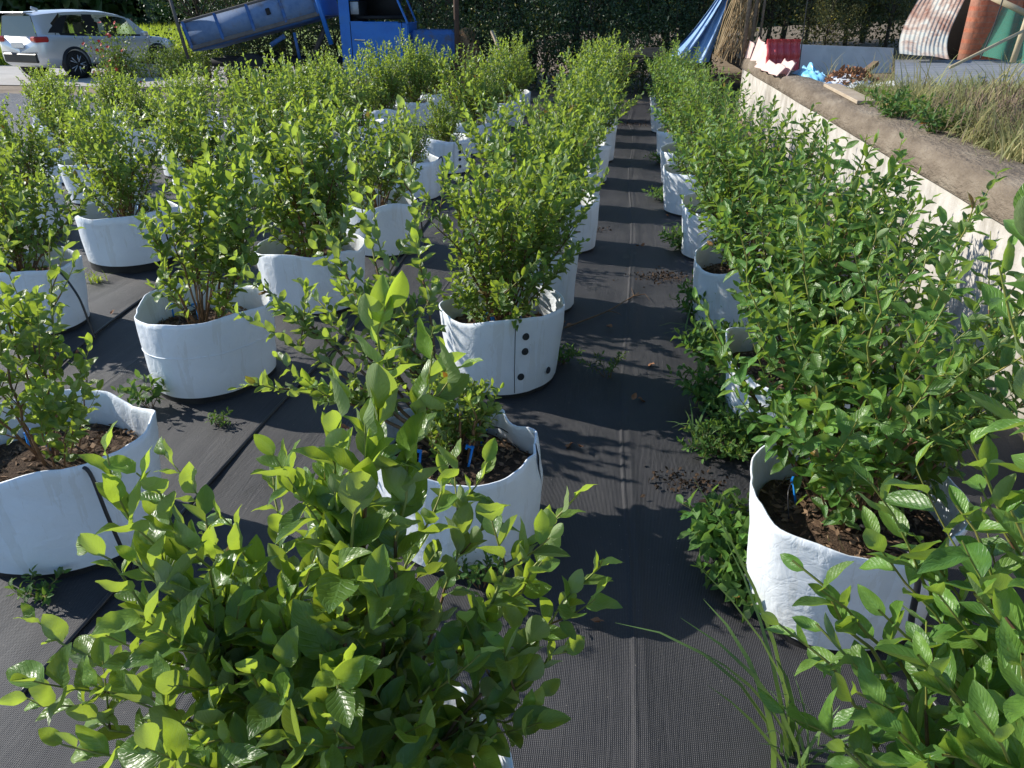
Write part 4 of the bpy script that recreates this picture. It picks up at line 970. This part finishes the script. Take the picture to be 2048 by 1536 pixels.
# ------------------------------------------------------------------ left middle ground: flower bed, edging
def kerb():
    p0, p1, p2 = at_z(232, 122, .28), at_z(292, 130, .28), at_z(420, 127, .28)
    p0.z = p1.z = p2.z = .14
    m = simple('bed edging', (.40, .37, .33), (.5, .47, .42), 3, .9, .4, .01)
    root = empty('raised_bed_edging', (p1.x, p1.y, 0), 'pale concrete edging of the raised flower bed', 'kerb')
    off = Vector((p1.x, p1.y, 0))
    MB().beam(p0 - off, p1 - off, .14, .32, (0, 0, 1), .02).build('edging_block', m, root); MB().beam(p1 - off, p2 - off, .14, .30, (0, 0, 1), .02).build('edging_block', m, root)
kerb()
def plant_mass(px, d, z0, wx_, wy_, H, nl, leaf, label, name, seed, red=0.0, key='hedge'):
    p = at_d(px, 110, d); r = np.random.default_rng(seed); root = empty(name, (p.x, p.y, z0), label, 'plant', None, math.radians(YAW))
    cl = np.stack([r.uniform(-wx_, wx_, 26), r.uniform(-wy_, wy_, 26), H * r.uniform(.1, 1, 26)], 1); ci = r.integers(0, 26, nl)
    P = cl[ci] + r.normal(0, .11, (nl, 3)); P[:, 2] = np.abs(P[:, 2]) * np.where(P[:, 2] < 0, .3, 1)
    D = unit(r.normal(0, 1, (nl, 3)) + [0, 0, .4]); Nn = unit(np.cross(D, r.normal(0, 1, (nl, 3))))
    tint = np.stack([r.random(nl) ** 1.5, r.random(nl), 0 * P[:, 0]], 1)
    link('foliage', leaves_mesh('foliage', dict(P=P, D=D, N=Nn, L=leaf * r.uniform(.6, 1.3, nl), tint=tint, var=r.integers(0, 6, nl)), [leaf_tmpl(2, W=.5, hi=False)], M[key]), root, kind='stuff')
    mb = MB()
    for c_ in cl: mb.tube(curve_pts([(c_[0] * .6, c_[1] * .6, -.02), (c_[0] * .9, c_[1] * .9, c_[2] * .6), c_], 6), np.linspace(.008, .003, 6), 4)
    mb.build('stems', M['stem'], root, True)
    if red:
        fm = simple('red petal', (.75, .10, .05), (.65, .07, .08), 20, .6, 0)
        fl = leaf_tmpl(2, W=.8, fold=.3, hi=False); V = []; F = []
        for a_ in range(5):
            R = np.array(Matrix.Rotation(a_ * 1.257, 3, 'Z') @ Matrix.Rotation(.5, 3, 'X')); V.append(fl[0] @ R.T * .05); F.append(fl[1] + a_ * len(fl[0]))
        fme = np_mesh('flower', np.vstack(V), np.vstack(F), fm, True)
        for k in range(int(red)):
            c_ = cl[r.integers(0, 26)]; f = link('flower', fme, root); f.location = (c_[0] + r.normal(0, .12), c_[1] - .15, max(.1, c_[2] + r.normal(0.1, .12))); f.rotation_euler = (r.uniform(.3, 1.6), 0, r.uniform(-.8, .8))
plant_mass(222, 18.6, .0, .32, .3, 1.15, 1500, .07, 'tall flowering shrub with red blossoms in front of the car', 'flowering_shrub', 401, 34)
plant_mass(300, 18.7, .22, .85, .5, .55, 2600, .06, 'low mixed green plants filling the raised flower bed', 'bed_plants', 402)
plant_mass(365, 18.9, .22, .7, .5, .45, 1800, .06, 'feathery low plants at the tree end of the flower bed', 'bed_plants', 403)
MB().tube([at_d(268, 62, 24.5), at_d(262, 36, 24.5)], .03, 6).build('field_post', M['bark'], None, label='thin dark post standing in the green field', cat='post')
MB().tube([Vector((at_d(915, 110, 16.6).x, at_d(915, 110, 16.6).y, -.05)), Vector((at_d(915, 110, 16.6).x, at_d(915, 110, 16.6).y, 2.6))], .055, 9).build('timber_post', simple('rusty post', (.06, .035, .025), (.10, .06, .04), 6, .9, .3, .004), None, True, label='tall dark brown post in front of the thicket', cat='post')
# earth bank behind the post
p = at_d(935, 90, 18.4); n_ = 26; u = np.linspace(-1, 1, n_); X, Y = np.meshgrid(u, u); Z = np.maximum(0, 1 - X ** 2 - Y ** 2) ** .8 * 1.25 * (1 + .3 * vnoise(X * 3, Y * 3, 3))
MB().grid(np.stack([X * .55, Y * .7, Z - .05], -1)).build('earth_mound', simple('orange earth', (.42, .24, .12), (.52, .32, .17), 5, .95, .7, .02), None, True, label='orange earth heap behind the dark brown post', cat='earth heap', loc=(p.x, p.y, 0))
def plank(p, q, w, h, mat, label, name='plank', cat='plank'):
    return MB().beam(p, q, w, h, (0, 0, 1), .004).build(name, mat, None, label=label, cat=cat)
wood = simple('grey wood', (.13, .10, .075), (.24, .19, .14), 5, .85, .5, .004, stretch=(1, 6, 6)); pale = simple('pale wood', (.36, .28, .20), (.46, .38, .28), 6, .8, .4, .003)
plank(at_d(1225, 106, 15.6), at_d(1330, 104, 15.6), .05, .16, wood, 'dark horizontal board across the end of the aisle'); plank(at_d(1235, 142, 15.4), at_d(1290, 118, 15.4), .05, .05, M['bark'], 'dark sloping pole below the horizontal board', 'pole', 'pole')
plank(at_d(983, 62, 17), at_d(1003, 108, 16.6), .05, .05, pale, 'pale wooden stick leaning in the thicket by the post', 'stick', 'stick')

# ------------------------------------------------------------------ raised ground beside the wall: tiles, board, sheets, shed, grasses
def on_raised(px, py, d): p = at_d(px, py, d); return Vector((p.x, p.y, raisez(p.x, p.y)))
# corrugated tile sheet built from a wave, local x across waves, z up the slope
def tile_sheet(a_, b_, H, waves, mat, label, lean=.35, step=True, jag=0.0, seed=1):
    w = (Vector((b_.x - a_.x, b_.y - a_.y, 0))).length
    base = Vector((a_.x, a_.y, min(a_.z, b_.z) - .02)); rot = math.atan2(b_.y - a_.y, b_.x - a_.x)
    root = empty('roof_tile_sheet', base, label, 'roof tile', None, rot); r = np.random.default_rng(seed)
    nu, nv = waves * 10 + 1, 13; G = []; G2 = []
    for v in np.linspace(0, 1, nv):
        row = []; row2 = []
        for u in np.linspace(0, 1, nu):
            h = H * (1 + (jag * vnoise(u * 5, 0 * u + seed, 3) if jag else 0)); s_ = .035 * (math.sin(u * waves * 2 * math.pi) * .5 + .5) + (.03 * ((v * 2) % 1 < .5) if step else 0)
            z = v * h + (b_.z - a_.z) * u * (1 if jag else 0); y = lean * v * H - s_
            row.append((u * w, y, float(z))); row2.append((u * w, y + .012, float(z)))
        G.append(row); G2.append(row2)
    G = np.array(G); G2 = np.array(G2); mb = MB().grid(G).grid(G2, True)
    for A_, B_ in ((G[0], G2[0]), (G[-1], G2[-1]), (G[:, 0], G2[:, 0]), (G[:, -1], G2[:, -1])): mb.grid(np.array([A_, B_]))
    mb.build('tile_panel', mat, root, True); return root
redt = simple('red roof tile', (.52, .06, .07), (.60, .09, .09), 5, .35, .1, .002, spec=.5); pink = simple('faded pink tile', (.66, .42, .38), (.74, .54, .48), 4, .6, .2, .003)
tile_sheet(at_d(1532, 128, 11.2), at_d(1597, 140, 11.2), .40, 5, redt, 'glossy red corrugated roof tile sheet leaning on the grey board', .30)
tile_sheet(at_z(1503, 118, .88), at_z(1540, 134, .88), .30, 3, pink, 'faded pink curved roof tile with a jagged broken edge', .30, False, .5, 5)
tile_sheet(at_z(1486, 110, .88), at_z(1501, 117, .88), .27, 2, pink, 'narrow broken pink tile at the tarp end of the pile', .15, False, .7, 7)
tile_sheet(at_z(1512, 130, .885), at_z(1556, 149, .885), .11, 3, pink, 'low broken pink tile lying along the coping', .8, False, .5, 9)
tile_sheet(at_z(1555, 140, .885), at_z(1576, 150, .885), .14, 1, pink, 'small curved pink tile shard beside the blue plastic bag', .6, False, .5, 11)
board = simple('grey board', (.42, .45, .46), (.54, .57, .58), 2.5, .75, .25, .004, c3=(.47, .50, .51), detail=9)
a_, b_ = at_d(1575, 88, 11.6), at_d(1788, 96, 11.6); zb = raisez(a_.x, a_.y) - .15
mb = MB(); n_ = 12
for k in range(1):
    G = np.array([[tuple(Vector((a_.x, a_.y, 0)).lerp(Vector((b_.x, b_.y, 0)), u) + FWD * (-.10 * (1 - v)) + UP * (zb + (a_.z * (1 - u) + b_.z * u - zb) * v)) for u in np.linspace(0, 1, n_)] for v in np.linspace(0, 1, 5)])
    G2 = G + np.array(FWD) * .03; mb.grid(G).grid(G2, True).grid(np.array([G[-1], G2[-1]])).grid(np.array([G[:, 0], G2[:, 0]])).grid(np.array([G[:, -1], G2[:, -1]]))
mb.build('standing_board', board, None, label='large pale grey board standing on edge behind the roof tiles', cat='board')
plank(at_d(1708, 160, 9.6), at_d(1752, 126, 10.0), .07, .05, simple('brown plank', (.20, .13, .08), (.28, .19, .12), 6, .85, .4, .003), 'short brown plank sticking up out of the heap of cones')
# heap of dry cones
p = at_d(1700, 170, 9.5); r = np.random.default_rng(20); n = 420; z0 = raisez(p.x, p.y)
q = np.sqrt(r.random(n)); az = r.uniform(0, 6.28, n); cone, _f, _u = leaf_tmpl(2, W=.7, fold=.6, hi=False)
Pc = np.stack([q * np.cos(az) * .30, q * np.sin(az) * .42, .17 * (1 - q ** 2) + r.uniform(-.01, .03, n)], 1)
root = empty('cone_heap', (p.x, p.y, z0), 'heap of dry brown cones and husks on a white sack', 'heap')
D = unit(r.normal(0, 1, (n, 3)) + [0, 0, .3]); Nn = unit(np.cross(D, r.normal(0, 1, (n, 3))))
link('cones', leaves_mesh('cones', dict(P=Pc, D=D, N=Nn, L=r.uniform(.03, .07, n), tint=np.zeros((n, 3)), var=np.zeros(n, int)), [leaf_tmpl(2, W=.8, fold=.7, curl=.4, hi=False)], M['deadleaf']), root, kind='stuff')
X, Y = np.meshgrid(np.linspace(-.42, .42, 30), np.linspace(-.6, .6, 30)); rr = np.sqrt((X / .33) ** 2 + (Y / .48) ** 2)
MB().grid(np.stack([X, Y, .14 * np.clip(1 - rr ** 2, 0, 1) + .04 * vnoise(X * 12, Y * 12, 4) + .02 * (rr > .9)], -1)).build('sack', simple('dirty white sack', (.5, .52, .55), (.62, .64, .66), 6, .7, .3, .004), root, True)
# plastic bags
def plastic(px, py, d, L_, W_, H_, c1, c2, label, seed, rz=0.0):
    p = at_d(px, py, d); X, Y = np.meshgrid(np.linspace(-1, 1, 28), np.linspace(-1, 1, 28)); rr = np.clip(1 - X ** 2, 0, 1) ** .5 * np.clip(1 - Y ** 2, 0, 1) ** .5
    Z = H_ * rr * (.65 + 1.4 * np.abs(vnoise(X * 2.4 + seed, Y * 2.4, 5)) + .7 * np.abs(vnoise(X * 6, Y * 6 + seed, 6)))
    return MB().grid(np.stack([X * L_ + .02 * vnoise(X * 5, Y * 5, 7), Y * W_, Z], -1)).build('plastic_bag', simple('plastic ' + label[:8], c1, c2, 5, .3, .4, .006, spec=.5), None, True, label=label, cat='plastic bag', loc=(p.x, p.y, raisez(p.x, p.y) - .01)).__setattr__('rotation_euler', (0, 0, rz))
plastic(1618, 152, 10.0, .14, .42, .16, (.10, .45, .72), (.45, .72, .85), 'crumpled light blue plastic bag between the tiles and the cones', 3, .25)
plastic(1660, 185, 8.7, .16, .22, .07, (.5, .6, .7), (.15, .35, .65), 'white and blue plastic wrapper on the edge of the coping', 8, .6)
plastic(1812, 142, 8.6, .25, .3, .10, (.6, .6, .6), (.7, .7, .72), 'torn white plastic sheet on top of the dry grass', 12, .2)
# board lying behind the coping
p, q = at_z(1640, 170, .90), at_z(1705, 205, .90); plank(p + RGT * .12, q + RGT * .12, .16, .03, pale, 'pale flat board lying along the back of the coping')
# blue tarp hanging from a line, straw bundle, poles
top = at_d(1452, -30, 14.6); bl = at_d(1325, 125, 14.6); br = at_d(1420, 125, 14.4)
G = []
for v in np.linspace(0, 1, 24):
    a0 = top + (bl - top) * v; b0 = top + RGT * .14 + (br - top - RGT * .14) * v
    G.append([tuple(a0.lerp(b0, u) + FWD * (.10 * math.sin(u * 13 + v * 1.5) * (.35 + v) + .05 * math.sin(u * 29)) + UP * (-.10 * math.sin(math.pi * v) * (1 - u))) for u in np.linspace(0, 1, 40)])
MB().grid(np.array(G)).build('blue_tarp', simple('faded blue tarp', (.16, .30, .52), (.26, .42, .66), 4, .5, .4, .01), None, True, label='faded blue tarpaulin hanging in folds at the end of the wall', cat='tarpaulin')
r = np.random.default_rng(33); rt = at_d(1478, 120, 14.2); root = empty('straw_bundle', (rt.x, rt.y, .8), 'bundle of dry straw stalks leaning on poles at the wall end', 'straw')
straw = simple('dry straw', (.30, .21, .11), (.46, .35, .20), 9, .85, .2, .002)
tp = at_d(1500, -60, 14.2) - Vector((rt.x, rt.y, .8))
for k in range(70):
    px = 1425 + 75 * r.random(); e_ = at_d(px, 128 - r.uniform(0, 30), 14.2 + r.normal(0, .15)) - Vector((rt.x, rt.y, .8)); t_ = tp + Vector((r.normal(0, .16), r.normal(0, .14), r.uniform(-.3, .2)))
    m = (e_ + t_) / 2 + Vector((r.normal(0, .06), r.normal(0, .06), .03)); MB().tube(curve_pts([e_, m, t_], 6), r.uniform(.003, .009), 4).build('stalk', straw, root)
for k, (px, w) in enumerate(((1483, .035), (1497, .03), (1512, .022))):
    p = at_d(px, 130, 14.0); MB().tube([(p.x, p.y, .75), (p.x + .02, p.y, 2.6)], w, 8).build('pole', wood, None, True, label='weathered grey pole standing beside the straw bundle', cat='pole', group='poles by the straw bundle')
tube3([at_d(1598, 138, 10.9), at_d(1607, 60, 10.9), at_d(1618, -20, 10.9)], .007, 'thin rusty rod standing in front of the grey board', 'rod', 'rod')
tube3([at_d(1960, 118, 8.6), at_d(1985, 60, 8.6), at_d(2012, -20, 8.6)], .007, 'thin rusty rod standing in front of the green net', 'rod', 'rod')
# corrugated rusty sheet curling down from the shed
def rusty():
    m, nt, out = new_mat('rusty painted sheet'); b = N(nt, 'ShaderNodeBsdfPrincipled', i_Roughness=.65); v = coords(nt)
    col = ramp(nt, noise(nt, v, 3.2, 9, .7, .5), [(.34, (.30, .12, .07)), (.47, (.55, .42, .33)), (.55, (.66, .62, .52)), (.66, (.48, .50, .44)), (.75, (.22, .10, .06))])
    L(nt, col, b.inputs['Base Color']); L(nt, bump(nt, noise(nt, v, 20, 5, .6), .3, .006), b.inputs['Normal']); L(nt, b.outputs[0], out.inputs[0]); return m
tl, tr_, bl, br = at_d(1862, -40, 10.2), at_d(1952, -50, 10.0), at_d(1796, 106, 9.4), at_d(1900, 118, 9.2)
G = []
for v in np.linspace(0, 1, 26):
    a0 = tl.lerp(bl, v); b0 = tr_.lerp(br, v); sag = .14 * math.sin(v * math.pi) * -1
    G.append([tuple(a0.lerp(b0, u) + FWD * (.0045 * math.sin(u * 11 * 2 * math.pi) + .03 * math.sin(u * 4 + v * 5)) + UP * sag + RGT * (-.10 * math.sin(v * math.pi)) + UP * (.04 * vnoise(np.array([u * 3]), np.array([v * 3]), 3)[0])) for u in np.linspace(0, 1, 73)])
MB().grid(np.array(G)).build('corrugated_sheet', rusty(), None, True, label='rusty pale corrugated metal sheet slumping down beside the brick shed', cat='metal sheet')
# brick shed
def brick():
    m, nt, out = new_mat('red brick'); b = N(nt, 'ShaderNodeBsdfPrincipled', i_Roughness=.9); v = coords(nt)
    bt = N(nt, 'ShaderNodeTexBrick', i_Scale=1.0); bt.inputs['Color1'].default_value = (.42, .11, .06, 1); bt.inputs['Color2'].default_value = (.52, .17, .09, 1); bt.inputs['Mortar'].default_value = (.34, .16, .11, 1)
    bt.inputs['Mortar Size'].default_value = .008; bt.inputs['Brick Width'].default_value = .24; bt.inputs['Row Height'].default_value = .065
    sw = N(nt, 'ShaderNodeMapping'); sw.inputs['Rotation'].default_value = (math.radians(90), 0, 0); L(nt, v, sw.inputs[0]); L(nt, sw.outputs[0], bt.inputs['Vector'])
    col = mixc(nt, .35, bt.outputs[0], ramp(nt, noise(nt, v, 14, 8, .7), [(.35, (.22, .06, .03)), (.65, (.6, .28, .18))])); L(nt, col, b.inputs['Base Color'])
    L(nt, bump(nt, noise(nt, v, 30, 5), .5, .01), b.inputs['Normal']); L(nt, b.outputs[0], out.inputs[0]); return m
def shed():
    p = at_d(1925, 112, 11.2); zf = raisez(p.x, p.y) - .2
    root = empty('brick_shed', (p.x, p.y, zf), 'ruined red brick shed with a dark doorway behind the rusty sheet', 'shed', None, math.radians(YAW))
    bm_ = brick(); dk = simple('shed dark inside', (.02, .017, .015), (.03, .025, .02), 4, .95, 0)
    MB().box((.28, 0, 1.3), (.56, .24, 2.6)).build('brick_pier', bm_, root); MB().box((2.7, .3, 1.3), (4.0, .22, 2.6)).build('front_wall', bm_, root)
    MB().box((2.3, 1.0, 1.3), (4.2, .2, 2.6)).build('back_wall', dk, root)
    MB().box((-.42, .0, 2.35), (.8, .22, .5)).build('door_lintel', bm_, root); MB().box((1.9, .5, 2.68), (5.6, 1.6, .1)).build('roof_slab', simple('roof concrete', (.25, .24, .22), (.3, .29, .27), 3, .9, .3), root)
shed()
# green net over poles
ntm, nt, out = new_mat('green shade net'); b = N(nt, 'ShaderNodeBsdfPrincipled', i_Roughness=.7); b.inputs['Base Color'].default_value = (.02, .20, .13, 1); tr = N(nt, 'ShaderNodeBsdfTransparent'); mx = N(nt, 'ShaderNodeMixShader')
wv = N(nt, 'ShaderNodeTexWave', i_Scale=40.0, i_Distortion=2.0); L(nt, coords(nt), wv.inputs['Vector']); L(nt, mth(nt, 'ADD', mth(nt, 'MULTIPLY', wv.outputs['Fac'], .35), .5), mx.inputs[0]); L(nt, tr.outputs[0], mx.inputs[1]); L(nt, b.outputs[0], mx.inputs[2]); L(nt, mx.outputs[0], out.inputs[0])
tp0, e0, e1 = at_d(2008, 8, 9.6), at_d(1962, 110, 9.3), at_d(2110, 150, 9.0); tp1 = at_d(2090, 40, 9.4)
G = np.array([[tuple(tp0.lerp(tp1, u).lerp(e0.lerp(e1, u), v) + FWD * (.07 * math.sin(u * 17 + v) * (.3 + v))) for u in np.linspace(0, 1, 50)] for v in np.linspace(0, 1, 20)])
MB().grid(G).build('shade_net', ntm, None, True, label='green shade net draped over poles beside the brick shed', cat='net')
bam = simple('bamboo pole', (.36, .29, .18), (.46, .38, .25), 6, .7, .2, .003)
for (p_, q_, d1, d2, w, lab) in (((1900, 135), (2060, 55), 8.2, 8.8, .016, 'thin slanting bamboo pole across the green net'), ((1985, -5), (2070, 35), 9.4, 9.2, .03, 'thick bamboo pole at the top of the green net'), ((2025, 125), (2060, 20), 8.9, 8.9, .032, 'upright brown pole holding up the green net')):
    MB().tube([at_d(*p_, d1), at_d(*q_, d2)], w, 8).build('bamboo_pole', bam, None, True, label=lab, cat='pole')
# grey fibre sheet lying behind the grass
a_, b_ = at_d(1790, 122, 9.6), at_d(2120, 122, 9.4); c_, e_ = at_d(1790, 172, 7.9), at_d(2140, 188, 7.2)
G = np.array([[tuple(a_.lerp(b_, u).lerp(c_.lerp(e_, u), v) + UP * (.018 * math.sin(v * 14 * 2 * math.pi))) for u in np.linspace(0, 1, 20)] for v in np.linspace(0, 1, 113)])
MB().grid(G).build('fibre_cement_sheet', simple('fibre cement', (.20, .21, .23), (.28, .29, .30), 2.5, .9, .4, .006), None, True, label='grey corrugated fibre cement sheet lying behind the dry grass', cat='roof sheet')
# dry grass bank (a mass) and single tussocks
r = np.random.default_rng(44); n = 30000; X = 2.06 + 3.4 * r.random(n) ** 1.7; Y = r.uniform(1.2, 8.6, n); keep = (X - 2.10) > .02 * (Y - 4.0)
dn = vnoise(X * 1.6, Y * 1.6, 50) + vnoise(X * 4, Y * 4, 51) * .6; keep &= dn > -.25
X, Y = X[keep], Y[keep]; Z = RZ + raised(X, Y) - .01; base = np.stack([X, Y, Z], 1)
V, F, T = blades(len(X), base, .34, 45, bend=1.2, width=.0046, seg=4, up=.3)
per = np.repeat(np.clip(.42 + 1.5 * vnoise(X * .9, Y * .9, 52) + .25 * (r.random(len(X)) - .3), 0, 1), 10); T[:, 0] = per * .62
link('dry_grass_bank', np_mesh('dry_grass_bank', V, F, M['drygrass'], True, T), None, 'tangled half-dry grass covering the bank above the wall', 'grass', None, 'stuff')
for k, (px, py, d, n, l_, lab) in enumerate([(1830, 215, 6.4, 50, .5, 'tall seeding grass tussock above the wall near the plastic sheet'), (1930, 240, 5.6, 55, .5, 'large green tussock on the bank above the coping'), (2010, 215, 5.6, 60, .62, 'tall straw-coloured tussock in front of the green net'), (1760, 230, 6.8, 40, .3, 'small green tussock behind the yellow blades on the coping'), (1730, 160, 9.4, 24, .42, 'thin dry grass in front of the grey board'), (1665, 160, 10.2, 18, .38, 'sparse dry grass beside the blue plastic bag'), (1800, 120, 10.2, 40, .5, 'green and yellow tussock at the end of the grey board'), (2035, 300, 4.2, 55, .4, 'straw-coloured tussock hanging over the coping'), (1960, 290, 4.8, 50, .35, 'low tussock at the back edge of the coping')]):
    p = on_raised(px, py, d); tuft(0, 0, n, l_, 500 + k, lab, key='drygrass', bend=.55, width=.0045, spread=.07, loc=p)
r = np.random.default_rng(46)
p = on_raised(2075, 240, 4.8); n = 1500
V, F, T = blades(n, np.stack([r.normal(0, .25, n), r.normal(0, .35, n), r.uniform(0, .24, n)], 1), .16, 47, bend=1.6, width=.0016, seg=3, dry=.7); T[:, 0] = 1
link('dead_scrub', np_mesh('dead_scrub', V, F, simple('dead scrub', (.16, .11, .08), (.24, .17, .12), 9, .9, 0), True), None, 'mound of dead brown brushwood on the bank above the coping', 'brushwood', None, 'stuff', p)
weed(0, 0, 91, 16, .22, .3, .05, 'low green broad-leaved weed behind the coping', loc=on_raised(1780, 270, 6.0), n_obj=60)
weed(0, 0, 92, 14, .2, .3, .05, 'green leafy weed between the tussocks above the coping', loc=on_raised(1860, 290, 5.2), n_obj=60)

p = at_d(120, 262, 8.6)
MB().lathe([(.0, .0), (.045, .0), (.048, .04), (.043, .10), (.047, .22), (.05, .23), (.045, .25), (.042, .42), (.0, .42)], 14, (0, 0, 0)).build('cut_post', simple('pale stump', (.42, .38, .26), (.5, .46, .33), 8, .8, .3, .003), None, True, label='short pale bamboo stump standing upright between the bushes', cat='post', loc=(p.x, p.y, 0))

# spilt soil crumbs on the fabric
for k, (px, py, n, sp_) in enumerate([(1330, 556, 260, .10), (1380, 968, 160, .07), (1270, 250, 300, .25), (1190, 460, 80, .06)]):
    r = np.random.default_rng(700 + k); p = at_z(px, py, .012); c = np.stack([r.normal(0, sp_, n), r.normal(0, sp_ * .7, n), r.uniform(.004, .014, n)], 1)
    A = unit(r.normal(0, 1, (n, 3))); B = unit(np.cross(A, r.normal(0, 1, (n, 3)))); l_ = r.uniform(.004, .013, (n, 1))
    V = np.stack([c - A * l_, c - B * l_ * .6, c + A * l_, c + B * l_ * .6], 1).reshape(-1, 3)
    link('soil_crumbs', np_mesh('soil_crumbs', V, np.arange(4 * n).reshape(-1, 4), M['soil'], False), None, ['dark soil crumbs spilt in the aisle beside the third wall bag', 'dark soil crumbs near the low sprawling weed', 'scatter of earth at the far end of the aisle', 'small spill of soil beside the second row bags'][k], 'soil', None, 'stuff', p)
